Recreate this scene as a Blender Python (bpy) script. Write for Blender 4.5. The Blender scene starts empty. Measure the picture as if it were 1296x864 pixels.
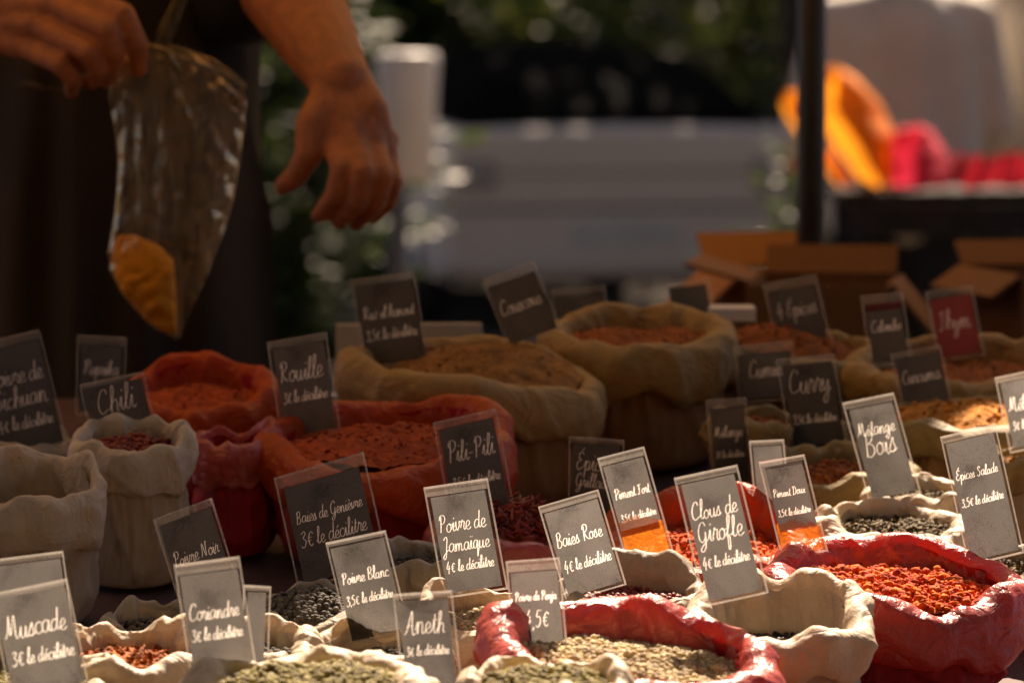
import bpy, bmesh, math, random
from mathutils import Vector, Matrix, noise, geometry

# ------------------------------------------------------------------ camera, sky, sun, exposure
scene = bpy.context.scene
R = math.radians
CAM_H, PITCH, LENS, SENSOR = 1.43, 4.0, 100.0, 22.3
FPX = 1296 * LENS / SENSOR

cam_data = bpy.data.cameras.new('camera')
cam_data.lens = LENS
cam_data.sensor_fit = 'HORIZONTAL'
cam_data.sensor_width = SENSOR
cam_data.clip_start = 0.05
cam_data.clip_end = 500
cam_data.dof.use_dof = True
cam_data.dof.focus_distance = 4.36
cam_data.dof.aperture_fstop = 3.6
cam = bpy.data.objects.new('camera', cam_data)
cam.location = (0, 0, CAM_H)
cam.rotation_euler = (R(90 - PITCH), 0, 0)
scene.collection.objects.link(cam)
scene.camera = cam

SUN_ELEV, SUN_AZ = 46.0, 8.0      # azimuth measured from +Y (away from the camera) towards +X
world = bpy.data.worlds.new('World')
scene.world = world
world.use_nodes = True
wn = world.node_tree
wn.nodes.clear()
sky = wn.nodes.new('ShaderNodeTexSky')
sky.sky_type = 'NISHITA'
sky.sun_disc = False
sky.sun_elevation = R(SUN_ELEV)
sky.sun_rotation = R(SUN_AZ)
sky.air_density = 0.5
sky.dust_density = 1.5
sky.ozone_density = 0.0
bg = wn.nodes.new('ShaderNodeBackground')
bg.inputs['Strength'].default_value = 0.05
wo = wn.nodes.new('ShaderNodeOutputWorld')
wn.links.new(sky.outputs[0], bg.inputs['Color'])
wn.links.new(bg.outputs[0], wo.inputs['Surface'])

sun_data = bpy.data.lights.new('sun', 'SUN')
sun_data.energy = 5.0
sun_data.angle = R(0.53)
sun_data.color = (1.0, 0.89, 0.72)
sun = bpy.data.objects.new('sun', sun_data)
S = Vector((math.cos(R(SUN_ELEV)) * math.sin(R(SUN_AZ)), math.cos(R(SUN_ELEV)) * math.cos(R(SUN_AZ)), math.sin(R(SUN_ELEV))))
sun.rotation_euler = S.to_track_quat('Z', 'Y').to_euler()
sun.location = S * 30
scene.collection.objects.link(sun)

scene.view_settings.view_transform = 'Standard'
scene.view_settings.look = 'None'
scene.view_settings.exposure = 1.6
scene.view_settings.gamma = 1.0
scene.view_settings.use_curve_mapping = False
scene.view_settings.use_white_balance = True          # warm daylight setting of the camera
scene.view_settings.white_balance_temperature = 7600
scene.view_settings.white_balance_tint = 22
scene.render.engine = 'CYCLES'
scene.cycles.max_bounces = 10
scene.cycles.transparent_max_bounces = 16
scene.cycles.caustics_reflective = False
scene.cycles.caustics_refractive = False

# ------------------------------------------------------------------ helpers
C = scene.collection
rnd = random.Random(7)

def P(x, y, D):
    """world point seen at photo pixel (x, y) at ground distance D"""
    u = (x - 648) / FPX
    v = (432 - y) / FPX
    a = R(PITCH)
    dy = math.cos(a) + v * math.sin(a)
    dz = -math.sin(a) + v * math.cos(a)
    k = D / dy
    return Vector((u * k, D, CAM_H + dz * k))

def board_z(D):
    return 0.767 + 0.15 * (D - 4.1)

def link(name, me, mat=None, parent=None, smooth=True):
    o = bpy.data.objects.new(name, me)
    C.objects.link(o)
    if mat is not None:
        me.materials.clear()
        me.materials.append(mat)
    if smooth:
        me.polygons.foreach_set('use_smooth', [True] * len(me.polygons))
    if parent is not None:
        o.parent = parent
    return o

def from_bm(name, bm, mat=None, parent=None, smooth=True):
    me = bpy.data.meshes.new(name)
    bm.to_mesh(me)
    bm.free()
    return link(name, me, mat, parent, smooth)

def from_py(name, verts, faces, mat=None, parent=None, smooth=True):
    me = bpy.data.meshes.new(name)
    me.from_pydata([tuple(v) for v in verts], [], faces)
    me.update()
    return link(name, me, mat, parent, smooth)

def tag(o, label=None, cat=None, group=None, kind=None):
    if label: o['label'] = label
    if cat: o['category'] = cat
    if group: o['group'] = group
    if kind: o['kind'] = kind
    return o

def empty(name, loc=(0, 0, 0), rz=0.0):
    o = bpy.data.objects.new(name, None)
    o.empty_display_size = 0.05
    o.location = loc
    o.rotation_euler = (0, 0, rz)
    C.objects.link(o)
    return o

def box_bm(bm, x0, x1, y0, y1, z0, z1):
    vs = [bm.verts.new(p) for p in ((x0,y0,z0),(x1,y0,z0),(x1,y1,z0),(x0,y1,z0),(x0,y0,z1),(x1,y0,z1),(x1,y1,z1),(x0,y1,z1))]
    for f in ((3,2,1,0),(4,5,6,7),(0,1,5,4),(1,2,6,5),(2,3,7,6),(3,0,4,7)):
        bm.faces.new([vs[i] for i in f])
    return vs

def box(name, dims, mat, parent=None, bevel=0.0, seg=2):
    bm = bmesh.new()
    box_bm(bm, *dims)
    if bevel:
        bmesh.ops.bevel(bm, geom=bm.edges[:], offset=bevel, segments=seg, affect='EDGES', profile=0.6)
    return from_bm(name, bm, mat, parent, smooth=False)

def capsule(bm, a, b, ra, rb, seg=14):
    a, b = Vector(a), Vector(b)
    d = b - a
    L = d.length
    if L < 1e-6:
        d = Vector((0, 0, 1)); L = 1e-6
    q = d.to_track_quat('Z', 'Y')
    rings = []
    prof = []
    for k in range(0, 5):
        t = -math.pi / 2 + k * math.pi / 8
        prof.append((ra * math.cos(t), ra * math.sin(t)))
    for k in range(0, 5):
        t = k * math.pi / 8
        prof.append((rb * math.cos(t), L + rb * math.sin(t)))
    for r, z in prof:
        r = max(r, 1e-5)
        rings.append([bm.verts.new(a + q @ Vector((r * math.cos(2*math.pi*i/seg), r * math.sin(2*math.pi*i/seg), z))) for i in range(seg)])
    for k in range(len(rings) - 1):
        for i in range(seg):
            j = (i + 1) % seg
            bm.faces.new((rings[k][i], rings[k][j], rings[k+1][j], rings[k+1][i]))
    bm.faces.new(rings[0][::-1])
    bm.faces.new(rings[-1])

def chain(bm, pts, seg=14):
    for (a, ra), (b, rb) in zip(pts[:-1], pts[1:]):
        capsule(bm, a, b, ra, rb, seg)

def remeshed(name, bm, voxel, mat, parent, smooth_it=4, sf=0.5):
    o = from_bm(name, bm, mat, parent)
    m = o.modifiers.new('skin_surface', 'REMESH')
    m.mode = 'VOXEL'
    m.voxel_size = voxel
    m.use_smooth_shade = True
    s = o.modifiers.new('soften', 'SMOOTH')
    s.iterations = smooth_it
    s.factor = sf
    return o

def cyl(name, a, b, r, mat, parent=None, seg=20, r2=None):
    bm = bmesh.new()
    a, b = Vector(a), Vector(b)
    q = (b - a).to_track_quat('Z', 'Y')
    L = (b - a).length
    r2 = r if r2 is None else r2
    lo = [bm.verts.new(a + q @ Vector((r*math.cos(2*math.pi*i/seg), r*math.sin(2*math.pi*i/seg), 0))) for i in range(seg)]
    hi = [bm.verts.new(a + q @ Vector((r2*math.cos(2*math.pi*i/seg), r2*math.sin(2*math.pi*i/seg), L))) for i in range(seg)]
    for i in range(seg):
        j = (i + 1) % seg
        bm.faces.new((lo[i], lo[j], hi[j], hi[i]))
    bm.faces.new(lo[::-1]); bm.faces.new(hi)
    return from_bm(name, bm, mat, parent)

# ------------------------------------------------------------------ materials
def new_mat(name):
    m = bpy.data.materials.new(name)
    m.use_nodes = True
    nt = m.node_tree
    nt.nodes.clear()
    out = nt.nodes.new('ShaderNodeOutputMaterial')
    return m, nt, out

def noise_tex(nt, scale, detail=4, rough=0.6, vec=None, dist=0.0):
    n = nt.nodes.new('ShaderNodeTexNoise')
    n.inputs['Scale'].default_value = scale
    n.inputs['Detail'].default_value = detail
    n.inputs['Roughness'].default_value = rough
    n.inputs['Distortion'].default_value = dist
    if vec is not None:
        nt.links.new(vec, n.inputs['Vector'])
    return n

def ramp(nt, fac, c0, c1, p0=0.3, p1=0.7):
    r = nt.nodes.new('ShaderNodeValToRGB')
    r.color_ramp.elements[0].position = p0
    r.color_ramp.elements[1].position = p1
    r.color_ramp.elements[0].color = (*c0, 1)
    r.color_ramp.elements[1].color = (*c1, 1)
    nt.links.new(fac, r.inputs['Fac'])
    return r

def bump(nt, height, strength, dist=0.01, normal=None):
    b = nt.nodes.new('ShaderNodeBump')
    b.inputs['Strength'].default_value = strength
    b.inputs['Distance'].default_value = dist
    nt.links.new(height, b.inputs['Height'])
    if normal is not None:
        nt.links.new(normal, b.inputs['Normal'])
    return b

def mixc(c, k):
    return tuple(min(1.0, v * k) for v in c)

def surf(name, col, rough=0.6, vary=0.25, scale=18, bstr=0.3, bscale=60, bdist=0.004, trans=0.0, tcol=None,
         spec=0.5, metal=0.0, coat=0.0, sss=0.0, weave=0.0, crease=0.0, grains=0.0):
    """general procedural surface: tinted noise colour, bump, optional translucency"""
    m, nt, out = new_mat(name)
    tc = nt.nodes.new('ShaderNodeTexCoord')
    v = tc.outputs['Object']
    n1 = noise_tex(nt, scale, 5, 0.6, v)
    cr = ramp(nt, n1.outputs['Fac'], mixc(col, 1 - vary), mixc(col, 1 + vary * 0.6))
    p = nt.nodes.new('ShaderNodeBsdfPrincipled')
    csock = cr.outputs['Color']
    if grains:
        ge = nt.nodes.new('ShaderNodeNewGeometry')
        hs = nt.nodes.new('ShaderNodeHueSaturation')
        mr = nt.nodes.new('ShaderNodeMapRange')
        mr.inputs['To Min'].default_value = 1 - grains; mr.inputs['To Max'].default_value = 1 + grains * 0.8
        nt.links.new(ge.outputs['Random Per Island'], mr.inputs['Value'])
        nt.links.new(mr.outputs['Result'], hs.inputs['Value'])
        mr2 = nt.nodes.new('ShaderNodeMapRange')
        mr2.inputs['To Min'].default_value = 0.485; mr2.inputs['To Max'].default_value = 0.515
        nt.links.new(ge.outputs['Random Per Island'], mr2.inputs['Value'])
        nt.links.new(mr2.outputs['Result'], hs.inputs['Hue'])
        nt.links.new(csock, hs.inputs['Color'])
        csock = hs.outputs['Color']
    nt.links.new(csock, p.inputs['Base Color'])
    p.inputs['Metallic'].default_value = metal
    p.inputs['Specular IOR Level'].default_value = spec
    p.inputs['Coat Weight'].default_value = coat
    p.inputs['Coat Roughness'].default_value = 0.15
    rr = nt.nodes.new('ShaderNodeMapRange')
    rr.inputs['To Min'].default_value = max(0.02, rough - 0.12)
    rr.inputs['To Max'].default_value = min(1.0, rough + 0.12)
    nt.links.new(n1.outputs['Fac'], rr.inputs['Value'])
    nt.links.new(rr.outputs['Result'], p.inputs['Roughness'])
    if sss:
        p.inputs['Subsurface Weight'].default_value = sss
        p.inputs['Subsurface Radius'].default_value = (0.012, 0.004, 0.002)
        p.inputs['Subsurface Scale'].default_value = 1.0
    n2 = noise_tex(nt, bscale, 6, 0.65, v)
    b = bump(nt, n2.outputs['Fac'], bstr, bdist)
    if crease:
        n4 = noise_tex(nt, crease, 3, 0.5, v, 1.2)
        ab = nt.nodes.new('ShaderNodeMath'); ab.operation = 'SUBTRACT'; ab.inputs[1].default_value = 0.5
        nt.links.new(n4.outputs['Fac'], ab.inputs[0])
        ab2 = nt.nodes.new('ShaderNodeMath'); ab2.operation = 'ABSOLUTE'
        nt.links.new(ab.outputs[0], ab2.inputs[0])
        b = bump(nt, ab2.outputs[0], 0.55, 0.012, b.outputs['Normal'])
    if weave:
        n3 = noise_tex(nt, weave, 2, 0.5, v)
        b = bump(nt, n3.outputs['Fac'], 0.35, 0.0008, b.outputs['Normal'])
    nt.links.new(b.outputs['Normal'], p.inputs['Normal'])
    last = p.outputs[0]
    if trans > 0:
        t = nt.nodes.new('ShaderNodeBsdfTranslucent')
        t.inputs['Color'].default_value = (*(tcol or col), 1)
        nt.links.new(b.outputs['Normal'], t.inputs['Normal'])
        mx = nt.nodes.new('ShaderNodeMixShader')
        mx.inputs['Fac'].default_value = trans
        nt.links.new(last, mx.inputs[1])
        nt.links.new(t.outputs[0], mx.inputs[2])
        last = mx.outputs[0]
    nt.links.new(last, out.inputs['Surface'])
    return m

def film(name, col, opacity, gloss=0.12, rough=0.2, bscale=40, bstr=0.3):
    """thin clear plastic: mostly transparent, a little milky and glossy"""
    m, nt, out = new_mat(name)
    tc = nt.nodes.new('ShaderNodeTexCoord')
    n = noise_tex(nt, bscale, 5, 0.6, tc.outputs['Object'], 0.6)
    b = bump(nt, n.outputs['Fac'], bstr, 0.004)
    tr = nt.nodes.new('ShaderNodeBsdfTransparent')
    df = nt.nodes.new('ShaderNodeBsdfDiffuse')
    df.inputs['Color'].default_value = (*col, 1)
    tl = nt.nodes.new('ShaderNodeBsdfTranslucent')
    tl.inputs['Color'].default_value = (*col, 1)
    gl = nt.nodes.new('ShaderNodeBsdfGlossy')
    gl.inputs['Roughness'].default_value = rough
    for s in (df, tl, gl):
        nt.links.new(b.outputs['Normal'], s.inputs['Normal'])
    m1 = nt.nodes.new('ShaderNodeMixShader'); m1.inputs['Fac'].default_value = 0.6
    nt.links.new(df.outputs[0], m1.inputs[1]); nt.links.new(tl.outputs[0], m1.inputs[2])
    m2 = nt.nodes.new('ShaderNodeMixShader')
    mr = nt.nodes.new('ShaderNodeMapRange')
    mr.inputs['To Min'].default_value = opacity * 0.5
    mr.inputs['To Max'].default_value = min(1, opacity * 1.5)
    nt.links.new(n.outputs['Fac'], mr.inputs['Value'])
    nt.links.new(mr.outputs['Result'], m2.inputs['Fac'])
    nt.links.new(tr.outputs[0], m2.inputs[1]); nt.links.new(m1.outputs[0], m2.inputs[2])
    lw = nt.nodes.new('ShaderNodeFresnel'); lw.inputs['IOR'].default_value = 1.45
    nt.links.new(b.outputs['Normal'], lw.inputs['Normal'])
    ad = nt.nodes.new('ShaderNodeMath'); ad.operation = 'MULTIPLY_ADD'; ad.use_clamp = True
    ad.inputs[1].default_value = gloss; ad.inputs[2].default_value = 0.0
    nt.links.new(lw.outputs[0], ad.inputs[0])
    m3 = nt.nodes.new('ShaderNodeMixShader')
    nt.links.new(ad.outputs[0], m3.inputs['Fac'])
    nt.links.new(m2.outputs[0], m3.inputs[1]); nt.links.new(gl.outputs[0], m3.inputs[2])
    nt.links.new(m3.outputs[0], out.inputs['Surface'])
    return m

def card_mat(name, col, tcol):
    """printed paper: dark on the front, lets some of the sun behind it through"""
    m, nt, out = new_mat(name)
    tc = nt.nodes.new('ShaderNodeTexCoord')
    n = noise_tex(nt, 900, 3, 0.7, tc.outputs['Object'])
    n2 = noise_tex(nt, 17, 3, 0.6, tc.outputs['Object'], 0.5)  # broad mottling of the translucency, imitating uneven glare on the signs
    cr = ramp(nt, n.outputs['Fac'], mixc(col, 0.6), mixc(col, 1.6), 0.35, 0.7)
    p = nt.nodes.new('ShaderNodeBsdfPrincipled')
    nt.links.new(cr.outputs['Color'], p.inputs['Base Color'])
    p.inputs['Roughness'].default_value = 0.6
    p.inputs['Specular IOR Level'].default_value = 0.25
    mul = nt.nodes.new('ShaderNodeMath'); mul.operation = 'ADD'
    nt.links.new(n.outputs['Fac'], mul.inputs[0]); nt.links.new(n2.outputs['Fac'], mul.inputs[1])
    t = nt.nodes.new('ShaderNodeBsdfTranslucent')
    cr2 = ramp(nt, mul.outputs[0], mixc(tcol, 0.45), mixc(tcol, 1.7), 0.35, 0.7)
    cr2.color_ramp.elements[0].position = 0.7
    cr2.color_ramp.elements[1].position = 1.0
    mul.inputs[1].default_value = 0.5
    nt.links.new(cr2.outputs['Color'], t.inputs['Color'])
    ad = nt.nodes.new('ShaderNodeAddShader')
    nt.links.new(p.outputs[0], ad.inputs[0]); nt.links.new(t.outputs[0], ad.inputs[1])
    nt.links.new(ad.outputs[0], out.inputs['Surface'])
    return m

def leaf_mat(name, col, tcol):
    m, nt, out = new_mat(name)
    oi = nt.nodes.new('ShaderNodeTexCoord')
    n = noise_tex(nt, 2.5, 3, 0.6, oi.outputs['Object'])
    cr = ramp(nt, n.outputs['Fac'], mixc(col, 0.5), mixc(col, 1.5))
    p = nt.nodes.new('ShaderNodeBsdfPrincipled')
    nt.links.new(cr.outputs['Color'], p.inputs['Base Color'])
    p.inputs['Roughness'].default_value = 0.5
    p.inputs['Specular IOR Level'].default_value = 0.22
    t = nt.nodes.new('ShaderNodeBsdfTranslucent')
    t.inputs['Color'].default_value = (*tcol, 1)
    mx = nt.nodes.new('ShaderNodeMixShader'); mx.inputs['Fac'].default_value = 0.3
    nt.links.new(p.outputs[0], mx.inputs[1]); nt.links.new(t.outputs[0], mx.inputs[2])
    nt.links.new(mx.outputs[0], out.inputs['Surface'])
    return m

M = {}
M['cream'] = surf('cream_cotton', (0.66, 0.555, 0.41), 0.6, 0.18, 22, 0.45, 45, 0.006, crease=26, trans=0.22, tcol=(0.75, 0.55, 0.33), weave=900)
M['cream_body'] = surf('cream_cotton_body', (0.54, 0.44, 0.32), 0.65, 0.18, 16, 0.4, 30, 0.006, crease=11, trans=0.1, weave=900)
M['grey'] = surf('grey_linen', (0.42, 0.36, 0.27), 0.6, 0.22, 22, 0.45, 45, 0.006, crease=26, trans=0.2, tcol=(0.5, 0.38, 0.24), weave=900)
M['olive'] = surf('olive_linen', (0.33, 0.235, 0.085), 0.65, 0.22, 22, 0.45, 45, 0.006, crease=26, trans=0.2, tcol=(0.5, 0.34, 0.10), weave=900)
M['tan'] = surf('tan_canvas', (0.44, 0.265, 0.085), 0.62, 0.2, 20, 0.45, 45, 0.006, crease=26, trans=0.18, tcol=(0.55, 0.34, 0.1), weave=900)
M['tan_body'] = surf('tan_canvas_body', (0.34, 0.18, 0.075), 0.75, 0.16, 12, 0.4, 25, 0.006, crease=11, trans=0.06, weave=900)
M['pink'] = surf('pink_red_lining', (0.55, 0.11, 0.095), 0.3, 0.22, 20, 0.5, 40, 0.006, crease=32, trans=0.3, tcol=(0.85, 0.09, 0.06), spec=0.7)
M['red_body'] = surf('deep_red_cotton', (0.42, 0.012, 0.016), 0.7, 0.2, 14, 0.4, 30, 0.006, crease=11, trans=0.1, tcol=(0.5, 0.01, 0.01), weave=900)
M['orange'] = surf('orange_red_lining', (0.60, 0.085, 0.014), 0.45, 0.25, 20, 0.5, 40, 0.006, crease=32, trans=0.3, tcol=(0.9, 0.15, 0.01), spec=0.35)
M['cloth'] = surf('plum_tablecloth', (0.085, 0.04, 0.042), 0.8, 0.25, 6, 0.3, 20, 0.01, weave=700)
M['card'] = card_mat('black_card', (0.012, 0.011, 0.010), (0.06, 0.058, 0.056))
M['card_red'] = card_mat('maroon_card', (0.10, 0.022, 0.02), (0.15, 0.03, 0.03))
M['chalk'] = card_mat('white_lettering', (0.46, 0.45, 0.42), (0.46, 0.45, 0.43))
M['sleeve'] = film('clear_sleeve', (0.85, 0.80, 0.72), 0.008, 0.28, 0.14, 25, 0.12)
M['sleeve_edge'] = film('sleeve_edge', (0.9, 0.86, 0.8), 0.2, 0.4, 0.25, 60, 0.2)
M['dust'] = film('orange_powder_dust', (0.95, 0.30, 0.03), 0.62, 0.1, 0.6, 220, 0.5)
# ------------------------------------------------------------------ one-stroke cursive lettering
G = {}
def g(ch, adv, *strokes):
    G[ch] = (adv, strokes)
g('a', 1.0, [(.75,.85),(.45,1),(.12,.72),(.1,.25),(.35,0),(.65,.3),(.78,.95),(.75,.3),(.9,.02),(1.1,.2)])
g('b', .95, [(0,.1),(.35,1),(.5,1.9),(.3,2.05),(.2,1.6),(.2,.3),(.45,0),(.75,.3),(.7,.8),(.5,.95),(1,.85)])
g('c', .8, [(.75,.8),(.5,1),(.15,.75),(.12,.3),(.4,0),(.85,.2)])
g('d', 1.0, [(.75,.85),(.4,1),(.1,.6),(.15,.1),(.45,.05),(.72,.5),(.85,2),(.75,.6),(.85,.05),(1.1,.2)])
g('e', .78, [(.05,.3),(.5,.45),(.65,.8),(.4,1),(.15,.65),(.2,.15),(.5,0),(.85,.25)])
g('f', .72, [(0,.2),(.4,1.1),(.55,1.9),(.35,2),(.25,1.2),(.22,-.8),(.4,-.9),(.45,0),(.35,.25),(.8,.3)])
g('g', 1.0, [(.75,.85),(.4,1),(.1,.6),(.2,.1),(.5,.1),(.75,.9),(.7,-.5),(.4,-.95),(.2,-.6),(.6,-.1),(1,.25)])
g('h', .95, [(0,.2),(.4,1.3),(.45,2),(.25,2),(.2,1.2),(.2,0),(.25,.6),(.55,1),(.75,.75),(.75,.1),(1,.12)])
g('i', .5, [(0,.2),(.25,1),(.25,.2),(.4,0),(.6,.2)], [(.3,1.4),(.34,1.52)])
g('j', .5, [(0,.2),(.3,1),(.28,-.5),(.05,-.9),(0,-.5),(.3,-.05),(.55,.2)], [(.34,1.4),(.38,1.52)])
g('k', .9, [(0,.2),(.4,1.3),(.45,2),(.25,2),(.2,1.2),(.2,0),(.25,.5),(.6,1),(.62,.65),(.35,.5),(.65,.05),(.95,.15)])
g('l', .55, [(0,.2),(.35,1.1),(.45,1.9),(.3,2.05),(.2,1.5),(.2,.3),(.35,0),(.6,.2)])
g('m', 1.45, [(0,.3),(.2,1),(.22,0),(.3,.7),(.5,1),(.65,.75),(.66,0),(.75,.7),(.95,1),(1.12,.75),(1.12,.15),(1.25,0),(1.5,.2)])
g('n', 1.0, [(0,.3),(.2,1),(.22,0),(.3,.7),(.52,1),(.7,.75),(.7,.15),(.82,0),(1.05,.2)])
g('o', .85, [(.5,1),(.15,.75),(.12,.25),(.4,0),(.7,.3),(.68,.8),(.45,1),(.6,.8),(.95,.9)])
g('p', .95, [(0,.3),(.22,1),(.2,-.9),(.25,.6),(.5,1),(.75,.7),(.65,.15),(.35,.05),(.6,0),(.98,.2)])
g('q', .95, [(.72,.85),(.4,1),(.1,.6),(.2,.1),(.5,.15),(.72,.95),(.7,-.9),(.8,-.4),(1,.25)])
g('r', .7, [(0,.25),(.25,1.1),(.3,.92),(.55,.92),(.48,.3),(.6,0),(.78,.2)])
g('s', .72, [(0,.2),(.4,1.1),(.45,.75),(.58,.3),(.35,0),(.1,.12),(.4,.02),(.78,.25)])
g('t', .6, [(0,.2),(.3,1.2),(.35,1.7),(.28,.4),(.4,0),(.65,.2)], [(.08,1.15),(.6,1.22)])
g('u', 1.0, [(0,.3),(.18,1),(.15,.3),(.35,0),(.62,.3),(.74,1),(.72,.25),(.85,0),(1.05,.2)])
g('v', .85, [(0,.4),(.15,1),(.22,.3),(.38,0),(.62,.5),(.66,1),(.9,.85)])
g('x', .85, [(.05,.95),(.3,.8),(.5,.1),(.88,.1)], [(.7,1),(.08,0)])
g('y', .95, [(0,.4),(.16,1),(.2,.3),(.4,.05),(.68,.9),(.66,-.5),(.4,-.95),(.2,-.6),(.6,-.1),(.98,.25)])
g('z', .85, [(.05,.9),(.3,1),(.7,.95),(.1,.05),(.4,.1),(.88,.05)])
g(' ', .55)
g(',', .4, [(.2,.08),(.1,-.3)])
g('-', .7, [(.08,.55),(.6,.6)])
g('.', .4, [(.15,.0),(.2,.08)])
g("'", .3, [(.15,1.9),(.1,1.5)])
for acc, base, mark in (('é','e',[(.4,1.25),(.68,1.55)]), ('è','e',[(.3,1.6),(.55,1.28)]), ('ê','e',[(.2,1.25),(.42,1.55),(.65,1.25)])):
    G[acc] = (G[base][0], G[base][1] + (mark,))
G['ï'] = (.5, (G['i'][1][0], [(.12,1.42),(.14,1.5)], [(.42,1.42),(.44,1.5)]))
G['â'] = (1.0, G['a'][1] + ([(.25,1.25),(.47,1.55),(.7,1.25)],))
g('A', 1.25, [(.0,.05),(.3,.4),(.75,2),(.82,.6),(.95,0),(1.2,.15)], [(.28,.75),(.95,.8)])
g('B', 1.2, [(.3,1.9),(.25,.0),(.3,1.5),(.2,1.75),(.6,2.05),(.9,1.7),(.75,1.2),(.45,1.05),(.9,.85),(1,.35),(.65,0),(.2,.12)])
g('C', 1.15, [(.95,1.6),(.85,1.95),(.45,1.9),(.12,1.2),(.15,.4),(.5,0),(1.05,.3)])
g('D', 1.3, [(.35,1.8),(.3,.05),(.15,.15),(.5,.05),(1,.35),(1.1,1.2),(.75,1.9),(.2,1.95),(.05,1.7)])
g('E', 1.05, [(.85,1.7),(.6,2),(.25,1.75),(.3,1.25),(.6,1.1),(.2,.9),(.1,.4),(.4,0),(.95,.35)])
G['É'] = (1.05, G['E'][1] + ([(.55,2.15),(.85,2.45)],))
g('F', 1.05, [(.05,1.75),(.4,1.95),(1,1.95)], [(.5,1.9),(.45,.3),(.2,0),(.05,.2)], [(.3,1.05),(.85,1.1)])
g('G', 1.25, [(.95,1.6),(.8,1.95),(.4,1.85),(.12,1.2),(.2,.4),(.55,.1),(.9,.5),(.95,1),(.9,-.3),(.55,-.8),(.3,-.5),(1.2,.3)])
g('J', 1.0, [(.2,1.6),(.45,1.95),(.75,1.8),(.65,.5),(.55,-.6),(.25,-.9),(.15,-.5),(.6,0),(1,.3)])
g('L', 1.1, [(.3,1.6),(.6,2),(.75,1.7),(.4,.8),(.2,.1),(.5,.1),(1.05,.15)])
g('M', 1.6, [(.0,.1),(.25,.6),(.4,1.95),(.55,.3),(.95,1.95),(1.1,.4),(1.25,0),(1.55,.2)])
g('N', 1.35, [(.0,.1),(.2,.5),(.3,1.9),(.85,.1),(.95,1.9),(1.2,1.95)])
g('P', 1.1, [(.35,1.85),(.3,0),(.35,1.4),(.1,1.5),(.3,2),(.8,1.95),(.95,1.5),(.7,1.05),(.35,1.0)])
g('R', 1.2, [(.35,1.85),(.3,0),(.35,1.4),(.1,1.5),(.3,2),(.8,1.95),(.92,1.5),(.65,1.1),(.4,1.05),(.8,.3),(1.2,.05)])
g('S', 1.05, [(.85,1.6),(.7,2),(.35,1.85),(.35,1.35),(.75,.9),(.8,.35),(.45,0),(.05,.3)])
g('T', 1.05, [(.05,1.75),(.4,1.95),(1.05,1.95)], [(.55,1.9),(.5,.3),(.3,0),(.1,.15)])
g('V', 1.1, [(.1,1.9),(.3,1.8),(.5,.05),(.95,1.95),(1.1,1.9)])
g('1', .6, [(.1,1.3),(.4,1.85),(.38,0)])
g('3', .95, [(.15,1.6),(.5,1.9),(.75,1.55),(.4,1.1),(.8,.75),(.7,.15),(.35,-.05),(.1,.2)])
g('4', 1.0, [(.5,1.9),(.1,.65),(.85,.7)], [(.6,1.2),(.52,-.25)])
g('5', .95, [(.8,1.85),(.3,1.85),(.2,1.15),(.6,1.15),(.75,.5),(.45,0),(.1,.15)])
g('€', 1.05, [(.95,1.35),(.65,1.6),(.35,1.2),(.35,.4),(.65,0),(.95,.2)], [(.1,.95),(.75,1.0)], [(.1,.6),(.7,.65)])

def smooth_pts(p, n=6):
    if len(p) < 3:
        return [Vector((a, b, 0)) for a, b in p]
    q = [p[0]] + list(p) + [p[-1]]
    res = []
    for i in range(1, len(q) - 2):
        p0, p1, p2, p3 = [Vector((a[0], a[1], 0)) for a in q[i-1:i+3]]
        for k in range(n):
            t = k / n
            res.append(0.5 * ((2*p1) + (p2-p0)*t + (2*p0-5*p1+4*p2-p3)*t*t + (3*p1-p0-3*p2+p3)*t**3))
    res.append(Vector((p[-1][0], p[-1][1], 0)))
    return res

def text_width(s):
    return sum(G[c][0] for c in s if c in G)

def write(verts, faces, s, x0, z0, size, wid, yoff, rg, slant=0.18, gap=1.0):
    """adds ribbon strokes for a line of handwriting; x right, z up"""
    x = x0
    for ch in s:
        if ch not in G:
            continue
        adv, strokes = G[ch]
        jz = rg.uniform(-.06, .06) * size
        sc = size * rg.uniform(.93, 1.07)
        for st in strokes:
            pts = smooth_pts(st)
            n = len(pts)
            base = len(verts)
            for i, p in enumerate(pts):
                a = pts[max(0, i-1)]; b = pts[min(n-1, i+1)]
                d = (b - a)
                d = d.normalized() if d.length > 1e-6 else Vector((1, 0, 0))
                nrm = Vector((-d.y, d.x, 0))
                w = wid * (0.75 + 0.5 * abs(d.y)) * rg.uniform(.85, 1.15) * 0.5
                px = x + (p.x + p.y * slant) * sc * gap
                pz = z0 + jz + p.y * sc * 1.3
                verts.append((px + nrm.x * w, yoff, pz + nrm.y * w))
                verts.append((px - nrm.x * w, yoff, pz - nrm.y * w))
            for i in range(n - 1):
                k = base + 2 * i
                faces.append((k, k+1, k+3, k+2))
        x += adv * size * gap
    return x

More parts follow.
